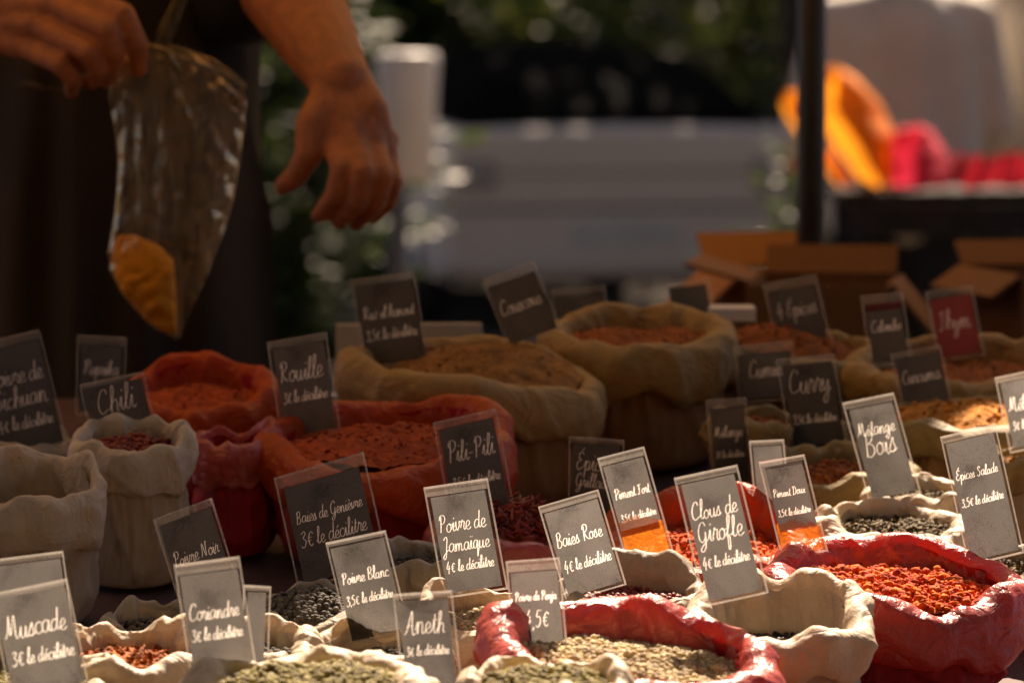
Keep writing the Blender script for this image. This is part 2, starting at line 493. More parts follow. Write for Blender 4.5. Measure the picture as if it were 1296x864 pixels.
# ------------------------------------------------------------------ price signs
def price_sign(TL, TR, BL, D, lines, label, lean=0.30, extra=0.0, mat='card', top=0.009, side=0.004, wid=0.00062,
               strip=None, fit=0.9, smear=0.0):
    lean *= random.Random(int(TL[0] + 9 * TL[1])).uniform(.45, 1.35)
    a = P(TL[0], TL[1], D)
    # height vector, bottom edge nearer the camera (sign leans back)
    vpx = math.hypot(BL[0]-TL[0], BL[1]-TL[1]) / (FPX / D)
    c = P(BL[0], BL[1], D - lean * vpx)
    v = c - a
    b0 = P(TR[0], TR[1], D)
    u = b0 - a
    dy = -(u.x * v.x + u.z * v.z) / v.y if abs(v.y) > 1e-5 else 0
    dy = max(-0.16 * u.length, min(0.16 * u.length, dy))
    b = P(TR[0], TR[1], D + dy)
    u = b - a
    W, H = u.length, v.length
    H += extra
    X = u.normalized()
    Z = -(v.normalized())
    Y = Z.cross(X).normalized()
    Z = X.cross(Y).normalized()
    rs = random.Random(int(TL[0] * 3 + TL[1] * 5))
    side *= rs.uniform(.75, 1.2); top *= rs.uniform(.6, 1.25)
    org = a + X * (W / 2) - Z * H
    root = empty('price_sign')
    mw = Matrix((X, Y, Z)).transposed().to_4x4()
    mw.translation = org
    root.matrix_world = mw
    root.location = org
    root.rotation_euler = mw.to_euler()
    tag(root, label, 'price sign', 'price signs standing in the spice sacks')
    # card, slightly curved
    def sheet(x0, x1, z0, z1, y, nx=8, nz=8, curve=0.0):
        vs, fs = [], []
        for j in range(nz + 1):
            for i in range(nx + 1):
                xx = x0 + (x1 - x0) * i / nx
                zz = z0 + (z1 - z0) * j / nz
                vs.append((xx, y + curve * (1 - (2*i/nx - 1)**2), zz))
        for j in range(nz):
            for i in range(nx):
                k = j * (nx + 1) + i
                fs.append((k, k+1, k+nx+2, k+nx+1))
        return vs, fs
    rg = random.Random(len(label) * 31 + int(TL[0]) * 7 + int(TL[1]))
    cw, chh = W - 2*side, H - extra - top
    verts, faces = [], []
    for i, (txt, zrel, smax) in enumerate(lines):
        tw = text_width(txt) + 0.35
        size = min(smax * 1.12 * chh, cw * fit / tw)
        wdt = tw * size
        x0 = -wdt / 2 + rg.uniform(-.01, .02) * cw
        gap = 1.15 if (size < cw * fit / tw and wdt < cw * 0.55) else 1.0
        write(verts, faces, txt, x0, H - top - zrel * chh, size, wid, 0, rg, gap=gap)
    # the writing is bare paper left in the printed black: one plane cut along the strokes
    K = 1000.0
    x0, x1, z0, z1 = -W/2 + side, W/2 - side, (extra + smear * .85) if smear else 0.004, H - top
    v2 = [Vector((x0*K, z0*K)), Vector((x1*K, z0*K)), Vector((x1*K, z1*K)), Vector((x0*K, z1*K))]
    e2 = [(0, 1), (1, 2), (2, 3), (3, 0)]
    for v in verts:
        v2.append(Vector((min(x1 - .0005, max(x0 + .0005, v[0])) * K, min(z1 - .0005, max(z0 + .0005, v[2])) * K)))
    tris, bins = [], {}
    for f in faces:
        q = [k + 4 for k in f]
        e2 += [(q[0], q[1]), (q[1], q[2]), (q[2], q[3]), (q[3], q[0])]
        for t in ((q[0], q[1], q[2]), (q[0], q[2], q[3])):
            p = [v2[k] for k in t]
            tris.append(p)
            for gx in range(int(min(c.x for c in p) // 2), int(max(c.x for c in p) // 2) + 1):
                for gy in range(int(min(c.y for c in p) // 2), int(max(c.y for c in p) // 2) + 1):
                    bins.setdefault((gx, gy), []).append(len(tris) - 1)
    if verts:
        ov, oe, of, _, _, _ = geometry.delaunay_2d_cdt(v2, e2, [], 0, 1e-5)
        def inked(f):
            c = (ov[f[0]] + ov[f[1]] + ov[f[2]]) / 3
            for k in bins.get((int(c.x // 2), int(c.y // 2)), ()):
                p, q, r_ = tris[k]
                d1 = (q - p).cross(c - p); d2 = (r_ - q).cross(c - q); d3 = (p - r_).cross(c - r_)
                if (d1 >= 0 and d2 >= 0 and d3 >= 0) or (d1 <= 0 and d2 <= 0 and d3 <= 0):
                    return True
            return False
        bend = rg.uniform(-.003, .003)
        pv = [(p.x / K, bend * ((2 * p.x / K / W) ** 2), p.y / K) for p in ov]
        ink, back = [], []
        for f in of:
            (ink if inked(f) else back).append(f)
        def sub(fl):
            used = sorted({q for f in fl for q in f})
            ix = {q: k for k, q in enumerate(used)}
            return [pv[q] for q in used], [[ix[q] for q in f] for f in fl]
        vs, fs = sub(back)
        from_py('card', vs, fs, M[mat], root, False)
        vs, fs = sub(ink)
        from_py('lettering', vs, fs, M['chalk'], root, smooth=False)
    else:
        vs, fs = sheet(x0, x1, z0, z1, 0.0)
        from_py('card', vs, fs, M[mat], root)
    if strip:
        vs, fs = sheet(-W/2 + side, W/2 - side, H - top - 0.008, H - top, -0.0005, 2, 2)
        from_py('red_strip', vs, fs, M['card_red'], root)
    if smear:
        vs, fs = [], []
        for i in range(33):
            x = -W/2 + 0.002 + (W - 0.004) * i / 32
            vs += [(x, -0.0021, 0.002), (x, -0.0021, extra + smear * (1 + .25 * math.sin(i * .1 + .6) + .3 * nz(i * .25, TL[0], 1)))]
        for i in range(32):
            fs.append((2*i, 2*i+2, 2*i+3, 2*i+1))
        from_py('powder_smear', vs, fs, M['dust'], root, False)
    # sleeve: front and back film, milky welded border
    bm = bmesh.new()
    for y in (-0.0012, 0.0009):
        vs, fs = sheet(-W/2 + 0.0015, W/2 - 0.0015, 0.0015, H - 0.0015, y)
        bv = [bm.verts.new(p) for p in vs]
        for f in fs:
            bm.faces.new([bv[k] for k in f])
    from_bm('clear_sleeve', bm, M['sleeve'], root)
    bm = bmesh.new()
    e = 0.0014
    box_bm(bm, -W/2, -W/2 + e, -0.0016, 0.0013, 0, H)
    box_bm(bm, W/2 - e, W/2, -0.0016, 0.0013, 0, H)
    box_bm(bm, -W/2 + e, W/2 - e, -0.0015, 0.0012, 0, e)
    box_bm(bm, -W/2 + e, W/2 - e, -0.0015, 0.0012, H - e, H)
    # milky top band above the card
    vs, fs = sheet(-W/2 + e, W/2 - e, H - top + 0.001, H - e - 0.0004, -0.0004, 4, 1)
    bv = [bm.verts.new(p) for p in vs]
    for f in fs:
        bm.faces.new([bv[k] for k in f])
    from_bm('sleeve_edge', bm, M['sleeve_edge'], root, smooth=False)
    return root

# ------------------------------------------------------------------ spice sacks
def nz(x, y, z):
    return noise.noise(Vector((x, y, z)))

def lerp(a, b, t):
    return a + (b - a) * t

def interp(tab, t):
    n = len(tab) - 1
    f = t * n
    i = min(n - 1, int(f))
    k = f - i
    # catmull-rom
    p0 = tab[max(0, i-1)]; p1 = tab[i]; p2 = tab[i+1]; p3 = tab[min(n, i+2)]
    out = []
    for a, b, c, d in zip(p0, p1, p2, p3):
        out.append(0.5*((2*b)+(c-a)*k+(2*a-5*b+4*c-d)*k*k+(3*b-a-3*c+d)*k**3))
    return out

BAGS = {}
def sack(key, cx, cy, hw, D, body, cuff, label, ry=0.9, ch=0.045, tilt=0.13, bumps=(), amp=1.0, seed=0, roll=0.0,
         content=None, name='spice_sack', NT=200, wr=1.0, thick=0.72, group='open sacks of spice on the stall'):
    """body + rolled cuff. cx,cy: photo pixel of the middle of the opening, hw: half width in pixels
       bumps: (angle, dz, width, dr) angle 0 right, 90 back, 180 left, 270 front"""
    c = P(cx, cy, D)
    zb = board_z(D)
    Rx = hw / (FPX / D)
    Ry = Rx * ry
    H = max(0.055, c.z - zb)
    Rx, Ry = Rx * 1.04, Ry * 1.06
    Bx, By = Rx - 0.008 * min(1, Rx / .08), Ry - 0.008 * min(1, Rx / .08)
    root = empty(name, (c.x, D, zb))
    tag(root, label, 'sack', group)
    sd = seed * 13.7 + cx * 0.37
    slope = 0.15
    def rim(th):
        dz = tilt * math.sin(th) * Ry + roll * math.cos(th) * Rx
        dr = 0.0
        dz += amp * (0.012 * nz(math.cos(th)*1.1 + sd, math.sin(th)*1.1, 1.3) + 0.006 * nz(math.cos(th)*2.2 + sd, math.sin(th)*2.2, 4.1)
                     + 0.009 * (0.3 - abs(nz(math.cos(th)*1.9 + sd, math.sin(th)*1.9, 14.1))) * min(1, Rx / .09))
        dr += amp * (0.11 * nz(math.cos(th)*1.3 + sd, math.sin(th)*1.3, 9.3) + 0.06 * nz(math.cos(th)*2.4 + sd, math.sin(th)*2.4, 2.2))
        deg = math.degrees(th) % 360
        for (an, bz, w, br) in bumps:
            d = (deg - an + 180) % 360 - 180
            k = math.exp(-(d / w) ** 2)
            dz += bz * k
            dr += br * k
        return dz, dr
    def wrinkle(p, th, s):
        # crumpled creases: ridged noise in a frame that follows the cloth
        k1, k2 = Rx * 22, Rx * 55
        tw = s * 0.5                                    # creases run slantwise
        q = Vector((math.cos(th + tw) * k1 + sd, math.sin(th + tw) * k1, s * 2.0))
        a = max(0.0, 1 - abs(noise.noise(q)) * 3.2) ** 1.6
        q2 = Vector((math.cos(th - tw) * k2 + sd, math.sin(th - tw) * k2 + 5, s * 2.6))
        b = max(0.0, 1 - abs(noise.noise(q2)) * 3.2) ** 1.6
        k3 = Rx * 110
        q3 = Vector((math.cos(th + tw * .3) * k3 + sd, math.sin(th + tw * .3) * k3 + 9, s * 1.5))
        b += 0.8 * max(0.0, 1 - abs(noise.noise(q3)) * 3.0) ** 1.5
        return (a * 0.0050 + b * 0.0015 - 0.0018) * min(wr, 1.0 + (wr - 1.0) * 0.4)
    # ---- body
    # r factor, height factor
    prof = [(0.02, 0.002), (0.60, 0.002), (0.84, 0.02), (0.935, 0.14), (0.97, 0.34), (0.945, 0.58), (0.90, 0.80), (0.86, 0.93)]
    NP = 22
    verts, faces = [], []
    rims = [rim(2*math.pi*i/NT) for i in range(NT)]
    for j in range(NP + 1):
        rf, hf = interp(prof, j / NP)
        for i in range(NT):
            th = 2 * math.pi * i / NT
            dz, dr = rims[i]
            k = hf ** 1.5
            rr = rf * (1 + dr * k) + 0.05 * nz(math.cos(th)*2 + sd, math.sin(th)*2, hf*2) * min(1, hf * 5)
            w = wrinkle(None, th, hf) * min(1, hf * 6) * 1.3
            x = (Bx * rr + w) * math.cos(th)
            y = (By * rr + w) * math.sin(th)
            z = H * hf + dz * k + slope * y * (1 - hf)
            verts.append((x, y, z))
    for j in range(NP):
        for i in range(NT):
            i2 = (i + 1) % NT
            faces.append((j*NT+i, j*NT+i2, (j+1)*NT+i2, (j+1)*NT+i))
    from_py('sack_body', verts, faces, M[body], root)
    # ---- rolled cuff
    ch = min(ch, H * 0.72)
    ks = max(0.55, min(1.15, (Rx - 0.02) / 0.075)) * thick
    def cuff_prof(c):
        o = [(-.004, -c + .006), (.006, -c), (.016, -c * .93), (.0215, -c * .68), (.022, -c * .40), (.017, -c * .15), (.006, -.001), (-.006, .0), (-.016, -.006),
             (-.022, -.018), (-.025, -.036), (-.030, -.062)]
        return [(x * ks, z) for x, z in o]
    NP = 40
    verts, faces = [], []
    for j in range(NP + 1):
        t = j / NP
        for i in range(NT):
            th = 2 * math.pi * i / NT
            dz, dr = rims[i]
            cs, sn = math.cos(th), math.sin(th)
            cc = ch * (1 + amp * (0.35 * nz(cs*2.0 + sd, sn*2.0, 21.0) + 0.12 * nz(cs*4 + sd, sn*4, 31.0)))
            tab_ = cuff_prof(cc)
            ro, zf = interp(tab_, t)
            r1, z1 = interp(tab_, min(1, t + .02)); r0, z0 = interp(tab_, max(0, t - .02))
            nr, nzv = (z1 - z0), -(r1 - r0)
            L = math.hypot(nr, nzv) or 1
            nr, nzv = nr / L, nzv / L
            puff = 1 + 0.35 * nz(cs*2.5 + sd, sn*2.5, 11.0) * amp
            w = 0.7 * wrinkle(None, th, t * 1.6 + 3) * (0.35 + 0.65 * min(1.0, t * 6)) * (1 - 0.45 * math.exp(-((t - .6) / .12) ** 2)) + 0.006 * amp * nz(cs*3 + sd, sn*3, t * 3 + 40)
            e = ro * puff + w * nr
            x = (Bx * (1 + dr) + e) * cs
            y = (By * (1 + dr) + e) * sn
            z = H + dz + zf + w * nzv * 0.8
            verts.append((x, y, z))
    for j in range(NP):
        for i in range(NT):
            i2 = (i + 1) % NT
            faces.append((j*NT+i, j*NT+i2, (j+1)*NT+i2, (j+1)*NT+i))
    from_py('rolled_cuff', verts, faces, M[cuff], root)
    BAGS[key] = dict(c=Vector((c.x, D, zb)), Rx=Bx, Ry=By, H=H, rims=rims, tilt=tilt, NT=NT, roll=roll)
    return root

_ico = {}
def ico(sub):
    if sub not in _ico:
        bm = bmesh.new()
        bmesh.ops.create_icosphere(bm, subdivisions=sub, radius=1.0)
        bm.verts.ensure_lookup_table()
        _ico[sub] = ([v.co.copy() for v in bm.verts], [tuple(v.index for v in f.verts) for f in bm.faces])
        bm.free()
    return _ico[sub]

def spice(key, kind, mat, label, depth=0.022, dome=0.012, n=500, gr=0.0026, seed=1, lean=(0, 0), rough=1.0, off=(0, 0)):
    """what the sack holds: a heap with grains, crumbs, shreds or flakes on it"""
    b = BAGS[key]
    rg = random.Random(seed * 97 + 5)
    Rx, Ry, H = b['Rx'] * 0.93, b['Ry'] * 0.93, b['H']
    sd = seed * 7.1
    def hz(x, y):
        r2 = (x / Rx) ** 2 + (y / Ry) ** 2
        z = H - depth - 0.002 + b['tilt'] * y * 0.55 + b['roll'] * x
        ox, oy = x / Rx - off[0], y / Ry - off[1]
        z += dome * max(-0.3, 1 - (ox*ox + oy*oy)) + lean[0] * x + lean[1] * y
        z += rough * (0.006 * nz(x*22 + sd, y*22, 1) + 0.0035 * nz(x*60 + sd, y*60, 3) + 0.002 * nz(x*150 + sd, y*150, 5))
        if kind == 'powder':
            z += rough * 0.0022 * (1 - 2*abs(nz(x*240 + sd, y*240, 8)))
        return z
    verts, faces = [], []
    NR, NA = (46, 120) if kind == 'powder' else (20, 64)
    verts.append((0, 0, hz(0, 0)))
    for j in range(1, NR + 1):
        r = (j / NR) ** 0.8
        for i in range(NA):
            th = 2 * math.pi * i / NA
            x, y = Rx * r * math.cos(th), Ry * r * math.sin(th)
            verts.append((x, y, hz(x, y)))
    for i in range(NA):
        faces.append((0, 1 + i, 1 + (i + 1) % NA))
    for j in range(NR - 1):
        for i in range(NA):
            i2 = (i + 1) % NA
            a = 1 + j * NA
            faces.append((a + i, a + NA + i, a + NA + i2, a + i2))
    sub = 1 if kind == 'powder' else 2
    iv, jf = ico(sub)
    for _ in range(n):
        r = math.sqrt(rg.random()) * 0.97
        th = rg.uniform(0, 2 * math.pi)
        x, y = Rx * r * math.cos(th), Ry * r * math.sin(th)
        base = len(verts)
        if kind == 'corn':
            s = Vector((gr, gr, gr)) * rg.uniform(.8, 1.15)
            o = Vector((x, y, hz(x, y) + gr * rg.uniform(.1, .9)))
            k = 0
        elif kind == 'powder':
            q = gr * rg.choice((.35, .45, .5, .6, .7, .8, 1.0, 1.5))
            s = Vector((q * rg.uniform(.8, 1.3), q * rg.uniform(.8, 1.3), q * rg.uniform(.6, 1)))
            o = Vector((x, y, hz(x, y) + q * .3))
        elif kind == 'shred':
            s = Vector((gr * rg.uniform(2.5, 5), gr * .55, gr * .5))
            o = Vector((x, y, hz(x, y) + rg.uniform(0, .014)))
        else:
            s = Vector((gr * rg.uniform(1, 1.8), gr * rg.uniform(.7, 1.1), gr * .3))
            o = Vector((x, y, hz(x, y) + rg.uniform(0, .004)))
        rot = Matrix.Rotation(rg.uniform(0, 6.28), 3, 'Z') @ Matrix.Rotation(rg.uniform(-.9, .9), 3, 'Y') @ Matrix.Rotation(rg.uniform(-.6, .6), 3, 'X')
        for v in iv:
            j2 = 1.0 if kind == 'corn' else rg.uniform(.6, 1.3)
            w = rot @ Vector((v.x * s.x, v.y * s.y, v.z * s.z)) * j2
            verts.append(tuple(o + w))
        for f in jf:
            faces.append(tuple(base + q for q in f))
    o = from_py('spice_heap', verts, faces, M[mat], None)
    o.location = b['c']
    tag(o, label, 'spice', kind='stuff')
    return o
# ------------------------------------------------------------------ the setting
M['asphalt'] = surf('square_paving', (0.07, 0.052, 0.035), 0.9, 0.35, 3, 0.5, 120, 0.01)
M['paving'] = surf('paving_stone', (0.17, 0.145, 0.115), 0.85, 0.3, 4, 0.5, 60, 0.01)
M['steel_black'] = surf('black_painted_steel', (0.012, 0.011, 0.010), 0.45, 0.2, 30, 0.1, 80)
M['awning'] = surf('awning_canvas', (0.30, 0.20, 0.10), 0.85, 0.1, 4, 0.2, 60, 0.004, trans=0.6, tcol=(0.70, 0.40, 0.13))
M['wood'] = surf('stall_wood', (0.22, 0.13, 0.07), 0.7, 0.3, 8, 0.3, 40)
M['white_board'] = surf('white_board', (0.62, 0.56, 0.46), 0.6, 0.1, 10, 0.1, 40)

def sheet_xy(name, x0, x1, y0, y1, z, mat, n=1):
    vs = [(x0, y0, z), (x1, y0, z), (x1, y1, z), (x0, y1, z)]
    return from_py(name, vs, [(0, 1, 2, 3)], mat, None, False)

tag(sheet_xy('ground', -200, 200, -60, 340, 0.0, M['asphalt']), kind='structure')
pav = box('pavement', (-6, 6, 5.58, 9.5, -0.02, 0.14), M['paving'], None, 0.015)
tag(pav, kind='structure')
# paving slabs on it
k = 0
slab_me = None
for ix in range(-4, 8):
    for iy in range(6):
        o = box('paving_slab', (-0.29, 0.29, -0.29, 0.29, 0, 0.012), M['paving'], pav, 0.006, 1) if slab_me is None else None
        if o is None:
            o = bpy.data.objects.new('paving_slab', slab_me); C.objects.link(o); o.parent = pav
        slab_me = o.data
        o.location = (ix * 0.6 + (0.3 if iy % 2 else 0), 5.95 + iy * 0.6, 0.141)

# ------------------------------------------------------------------ the stall: sloping display board under a plum cloth
stall = empty('market_stall', (0.0, 4.6, 0.0))
tag(stall, 'long sloping market stall under a dark plum cloth', 'stall')
bx0, bx1, by0, by1 = -1.15, 1.35, 3.55, 5.52
def cloth_grid():
    vs, fs = [], []
    NX, NY = 120, 100
    for j in range(NY + 1):
        for i in range(NX + 1):
            x = bx0 + (bx1 - bx0) * i / NX
            y = by0 + (by1 - by0) * j / NY
            z = board_z(y) - 0.002 + 0.004 * (1 - abs(nz(x*5, y*9, 2))*2) * 0.5 + 0.003 * nz(x*14, y*14, 5)
            vs.append((x, y - 4.6, z - 0.004))
    for j in range(NY):
        for i in range(NX):
            a = j * (NX + 1) + i
            fs.append((a, a+1, a+NX+2, a+NX+1))
    return vs, fs
vs, fs = cloth_grid()
from_py('tablecloth', vs, fs, M['cloth'], stall)
# hanging skirt on the four sides
def skirt(p, q, zt, zt2, folds):
    vs, fs = [], []
    n = 120
    for i in range(n + 1):
        t = i / n
        x = lerp(p[0], q[0], t); y = lerp(p[1], q[1], t)
        nx, ny = q[1] - p[1], -(q[0] - p[0])
        L = math.hypot(nx, ny); nx /= L; ny /= L
        for k in range(9):
            f = k / 8
            w = 0.02 * f * math.sin(t * folds) + 0.012 * f * nz(t * 20, f, 3)
            vs.append((x + nx * (0.012 + w), y + ny * (0.012 + w) - 4.6, lerp(lerp(zt, zt2, t), 0.03, f)))
    for i in range(n):
        for k in range(8):
            a = i * 9 + k
            fs.append((a, a+1, a+10, a+9))
    return vs, fs
for p, q in (((bx0, by0), (bx1, by0)), ((bx1, by0), (bx1, by1)), ((bx0, by1), (bx0, by0))):
    vs, fs = skirt(p, q, board_z(p[1]), board_z(q[1]), 70)
    from_py('cloth_skirt', vs, fs, M['cloth'], stall)
bm = bmesh.new()
vv = box_bm(bm, bx0, bx1, by0 - 4.6, by1 - 4.6, 0, 0.02)
for v in bm.verts:
    v.co.z += board_z(v.co.y + 4.6) - 0.034
from_bm('display_board', bm, M['wood'], stall, False)
for x in (bx0 + 0.08, 0.1, bx1 - 0.08):
    for y in (by0 + 0.06, by1 - 0.06):
        cyl('leg', (x, y - 4.6, 0), (x, y - 4.6, board_z(y) - 0.035), 0.022, M['wood'], stall)

# white boards standing on the back edge of the stall (a pale strip behind the sacks)
def plank(name, a, b, dz, thick, label, mat, cat='board'):
    # a,b world points at the top front edge
    L = (b - a).length
    o = box(name, (-L/2, L/2, 0, thick, -dz, 0), M[mat], None, 0.002)
    o.location = (a + b) / 2
    d = b - a
    o.rotation_euler = (0, -math.asin(d.z / L), math.atan2(d.y, d.x))
    return tag(o, label, cat)
plank('white_board', P(425, 410, 5.47), P(610, 409, 5.47), 0.13, 0.012, 'thin white board behind the big tan sack with the hanout sign', 'white_board')

# ------------------------------------------------------------------ awning over the rear of the stall
aw = empty('market_awning', (0.43, 6.6, 0.14))
tag(aw, 'black awning pole behind the stall with its canvas roof above', 'awning')
AU = Vector((0.77, 0.638, 0)); AN = Vector((-0.638, 0.77, 0))
A0 = Vector((0.22, 5.78, 0))          # a point on the front edge
def aw_pt(a, n, z):
    p = A0 + AU * a + AN * n
    return (p.x - 0.43, p.y - 6.6, z - 0.14)
NA_, NB_ = 40, 30
vs, fs = [], []
for j in range(NB_ + 1):
    for i in range(NA_ + 1):
        a = -2.6 + 6.0 * i / NA_
        n = 2.5 * j / NB_
        z = 2.25 + 0.35 * math.sin(math.pi * j / NB_) - 0.03 * math.sin(math.pi * ((i * 4 / NA_) % 1)) + 0.01 * nz(i * .3, j * .3, 1)
        vs.append(aw_pt(a, n, z))
for j in range(NB_):
    for i in range(NA_):
        k = j * (NA_ + 1) + i
        fs.append((k, k+1, k+NA_+2, k+NA_+1))
from_py('canvas_roof', vs, fs, M['awning'], aw)
vs, fs = [], []
for i in range(161):
    a = -2.6 + 6.0 * i / 160
    w = 0.02 * math.sin(i * .9)
    vs.append(aw_pt(a, -0.01 + w * .2, 2.25)); vs.append(aw_pt(a, -0.01 + w, 2.09 - 0.05 * abs(math.sin(i * math.pi / 8))))
for i in range(160):
    fs.append((2*i, 2*i+1, 2*i+3, 2*i+2))
from_py('valance', vs, fs, M['awning'], aw)
cyl('pole', (0, 0, 0), (0, 0, 2.27), 0.021, M['steel_black'], aw)
cyl('pole_foot', (0, 0, 0), (0, 0, 0.02), 0.10, M['steel_black'], aw)
for a, n in ((-2.5, 0.06), (3.32, 0.06), (-2.5, 2.4), (3.32, 2.4)):
    p = aw_pt(a, n, 0.0)
    cyl('pole', (p[0], p[1], -0.14), (p[0], p[1], 2.11), 0.021, M['steel_black'], aw)
cyl('rail', aw_pt(-2.55, 0.03, 2.235), aw_pt(3.35, 0.03, 2.235), 0.015, M['steel_black'], aw)

# ------------------------------------------------------------------ sacks, back to front
M['s_brown'] = surf('brown_spice', (0.38, 0.16, 0.035), 0.95, 0.5, 60, 0.8, 300, 0.004, grains=0.45)
M['s_rust'] = surf('rust_powder', (0.40, 0.105, 0.02), 0.95, 0.5, 60, 0.8, 300, 0.004, grains=0.45)
M['s_darkred'] = surf('dark_red_powder', (0.50, 0.07, 0.012), 0.95, 0.45, 50, 0.8, 300, 0.004, grains=0.45)
M['s_orange'] = surf('orange_red_powder', (0.72, 0.11, 0.012), 0.95, 0.25, 60, 0.6, 300, 0.004, trans=0.08, tcol=(.9, .2, .02), grains=0.45)
M['s_yellow'] = surf('orange_yellow_powder', (0.55, 0.20, 0.02), 0.95, 0.3, 60, 0.6, 300, 0.004, grains=0.45)
M['s_chili'] = surf('dried_chili', (0.30, 0.025, 0.012), 0.55, 0.5, 120, 0.6, 200, 0.003, grains=0.45)
M['s_white_pepper'] = surf('white_peppercorn', (0.56, 0.43, 0.24), 0.75, 0.4, 220, 0.5, 600, 0.002, grains=0.45)
M['s_grey'] = surf('grey_pepper', (0.10, 0.088, 0.068), 0.8, 0.5, 160, 0.5, 500, 0.002, grains=0.45)
M['s_green'] = surf('green_seed', (0.30, 0.25, 0.09), 0.8, 0.5, 160, 0.5, 500, 0.002, grains=0.45)
M['s_dark'] = surf('dark_berry', (0.055, 0.035, 0.026), 0.6, 0.5, 160, 0.5, 500, 0.002, grains=0.45)
M['s_pinkberry'] = surf('pink_berry', (0.26, 0.035, 0.03), 0.55, 0.4, 160, 0.4, 500, 0.002, grains=0.45)
M['s_herb'] = surf('dried_herb', (0.13, 0.09, 0.035), 0.85, 0.6, 200, 0.5, 400, 0.002, grains=0.45)

# big tan sacks
sack('B1', 598, 462, 152, 5.05, 'tan_body', 'tan', 'large tan sack holding the hanout sign, heaped with brown spice', ch=0.060, roll=-0.10,
     bumps=((190, 0.004, 40, 0.02), (265, 0.010, 40, 0.0), (75, 0.012, 30, 0)), seed=1, amp=0.8)
spice('B1', 'powder', 's_brown', 'brown ground spice heaped in the large tan sack', 0.016, 0.036, 260, 0.0016, 2, off=(0.3, 0.3))
sack('B2', 808, 412, 112, 5.21, 'tan_body', 'tan', 'tan sack standing right of the largest tan sack', ch=0.062, tilt=0.16, seed=2, bumps=((80, 0.008, 50, 0),), amp=0.8)
spice('B2', 'powder', 's_rust', 'rust red powder low inside the right tan sack', 0.016, 0.010, 160, 0.0018, 3)
# red ones
sack('B4', 252, 487, 98, 5.05, 'red_body', 'orange', 'orange red sack behind the small red sack, left of the Rouille sign', ch=0.05, tilt=0.2, seed=4,
     bumps=((90, 0.012, 50, 0),))
spice('B4', 'powder', 's_darkred', 'dark red powder deep in the orange red sack by the Rouille sign', 0.016, 0.010, 160, 0.0018, 5)
sack('B3', 488, 548, 148, 4.80, 'red_body', 'orange', 'wide red sack of paprika below the tan sack', ch=0.055, tilt=0.2, seed=3,
     bumps=((40, 0.018, 35, 0.0), (180, 0.0, 30, 0.0), (265, -0.006, 40, 0)), roll=0.02)
spice('B3', 'powder', 's_darkred', 'dark red brown powder in the wide red sack', 0.012, 0.016, 420, 0.0020, 6)
sack('B5', 297, 556, 56, 4.82, 'red_body', 'pink', 'small red sack with a pink cuff between cream and wide red sacks', ch=0.045, tilt=0.1, seed=5,
     bumps=((10, 0.015, 40, 0.05),), ry=1.2)
spice('B5', 'powder', 's_darkred', 'red powder in the small pink cuffed sack', 0.035, 0.0, 60, 0.0025, 7)
# cream ones on the left
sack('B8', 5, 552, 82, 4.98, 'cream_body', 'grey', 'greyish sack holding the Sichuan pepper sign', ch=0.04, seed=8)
spice('B8', 'corn', 's_dark', 'dark pepper husks under the Sichuan sign', 0.02, 0.0, 200, 0.0026, 8)
sack('B6', 168, 552, 78, 4.70, 'cream_body', 'cream', 'cream sack below the Chili sign', ch=0.048, tilt=0.14, seed=6, bumps=((0, 0.012, 40, 0.0), (140, 0.01, 40, 0)))
spice('B6', 'corn', 's_chili', 'reddish brown dried chili in the cream sack below the Chili sign', 0.014, 0.008, 260, 0.003, 9)
sack('B7', 42, 606, 84, 4.55, 'cream_body', 'cream', 'cream sack at the left edge with a thick folded cuff', ch=0.055, tilt=0.30, seed=7, bumps=((20, 0.012, 35, 0.0), (120, 0.014, 40, 0)))
spice('B7', 'corn', 's_dark', 'dark peppercorns low in the left edge cream sack', 0.045, 0.0, 200, 0.0028, 10)
# right rear
sack('R3', 1222, 452, 138, 5.24, 'tan_body', 'tan', 'wide tan sack below the maroon sign', ch=0.05, seed=23, bumps=((190, -0.006, 40, 0), (30, 0.012, 40, 0)))
spice('R3', 'powder', 's_rust', 'rust brown powder in the wide tan sack below the maroon sign', 0.02, 0.006, 120, 0.0025, 24)
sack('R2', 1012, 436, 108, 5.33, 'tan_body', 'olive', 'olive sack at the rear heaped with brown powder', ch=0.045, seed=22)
spice('R2', 'powder', 's_rust', 'brown powder heap rising from the rear olive sack', 0.006, 0.030, 200, 0.0025, 25, off=(-.3, 0))
sack('R1', 962, 528, 66, 4.98, 'tan_body', 'olive', 'small olive sack of rust powder right of the tan sacks', ch=0.035, seed=21)
spice('R1', 'powder', 's_rust', 'rust coloured powder in the small olive sack', 0.012, 0.008, 160, 0.0025, 26)
sack('R4', 1218, 522, 108, 4.98, 'tan_body', 'olive', 'olive sack of orange powder at the right', ch=0.04, seed=24, bumps=((230, 0.004, 30, 0),))
spice('R4', 'powder', 's_yellow', 'orange yellow powder in the olive sack at the right', 0.006, 0.018, 200, 0.0025, 27)
sack('R7', 1118, 545, 62, 5.02, 'tan_body', 'olive', 'olive sack behind the bright sunlit sign', ch=0.035, seed=41)
spice('R7', 'powder', 's_rust', 'rust powder in the olive sack behind the bright sunlit sign', 0.012, 0.006, 100, 0.0025, 47)
sack('S13', 1062, 590, 88, 4.83, 'cream_body', 'olive', 'olive sack of dark rust powder below the curry sign', ch=0.035, tilt=0.2, seed=13, bumps=((90, .008, 50, 0),))
spice('S13', 'powder', 's_rust', 'dark rust powder in the olive sack below the curry sign', 0.012, 0.010, 420, 0.003, 28)
sack('R5', 1292, 570, 52, 4.80, 'cream_body', 'olive', 'sunlit olive yellow sack cut by the right edge', ch=0.035, seed=25, amp=1.3)
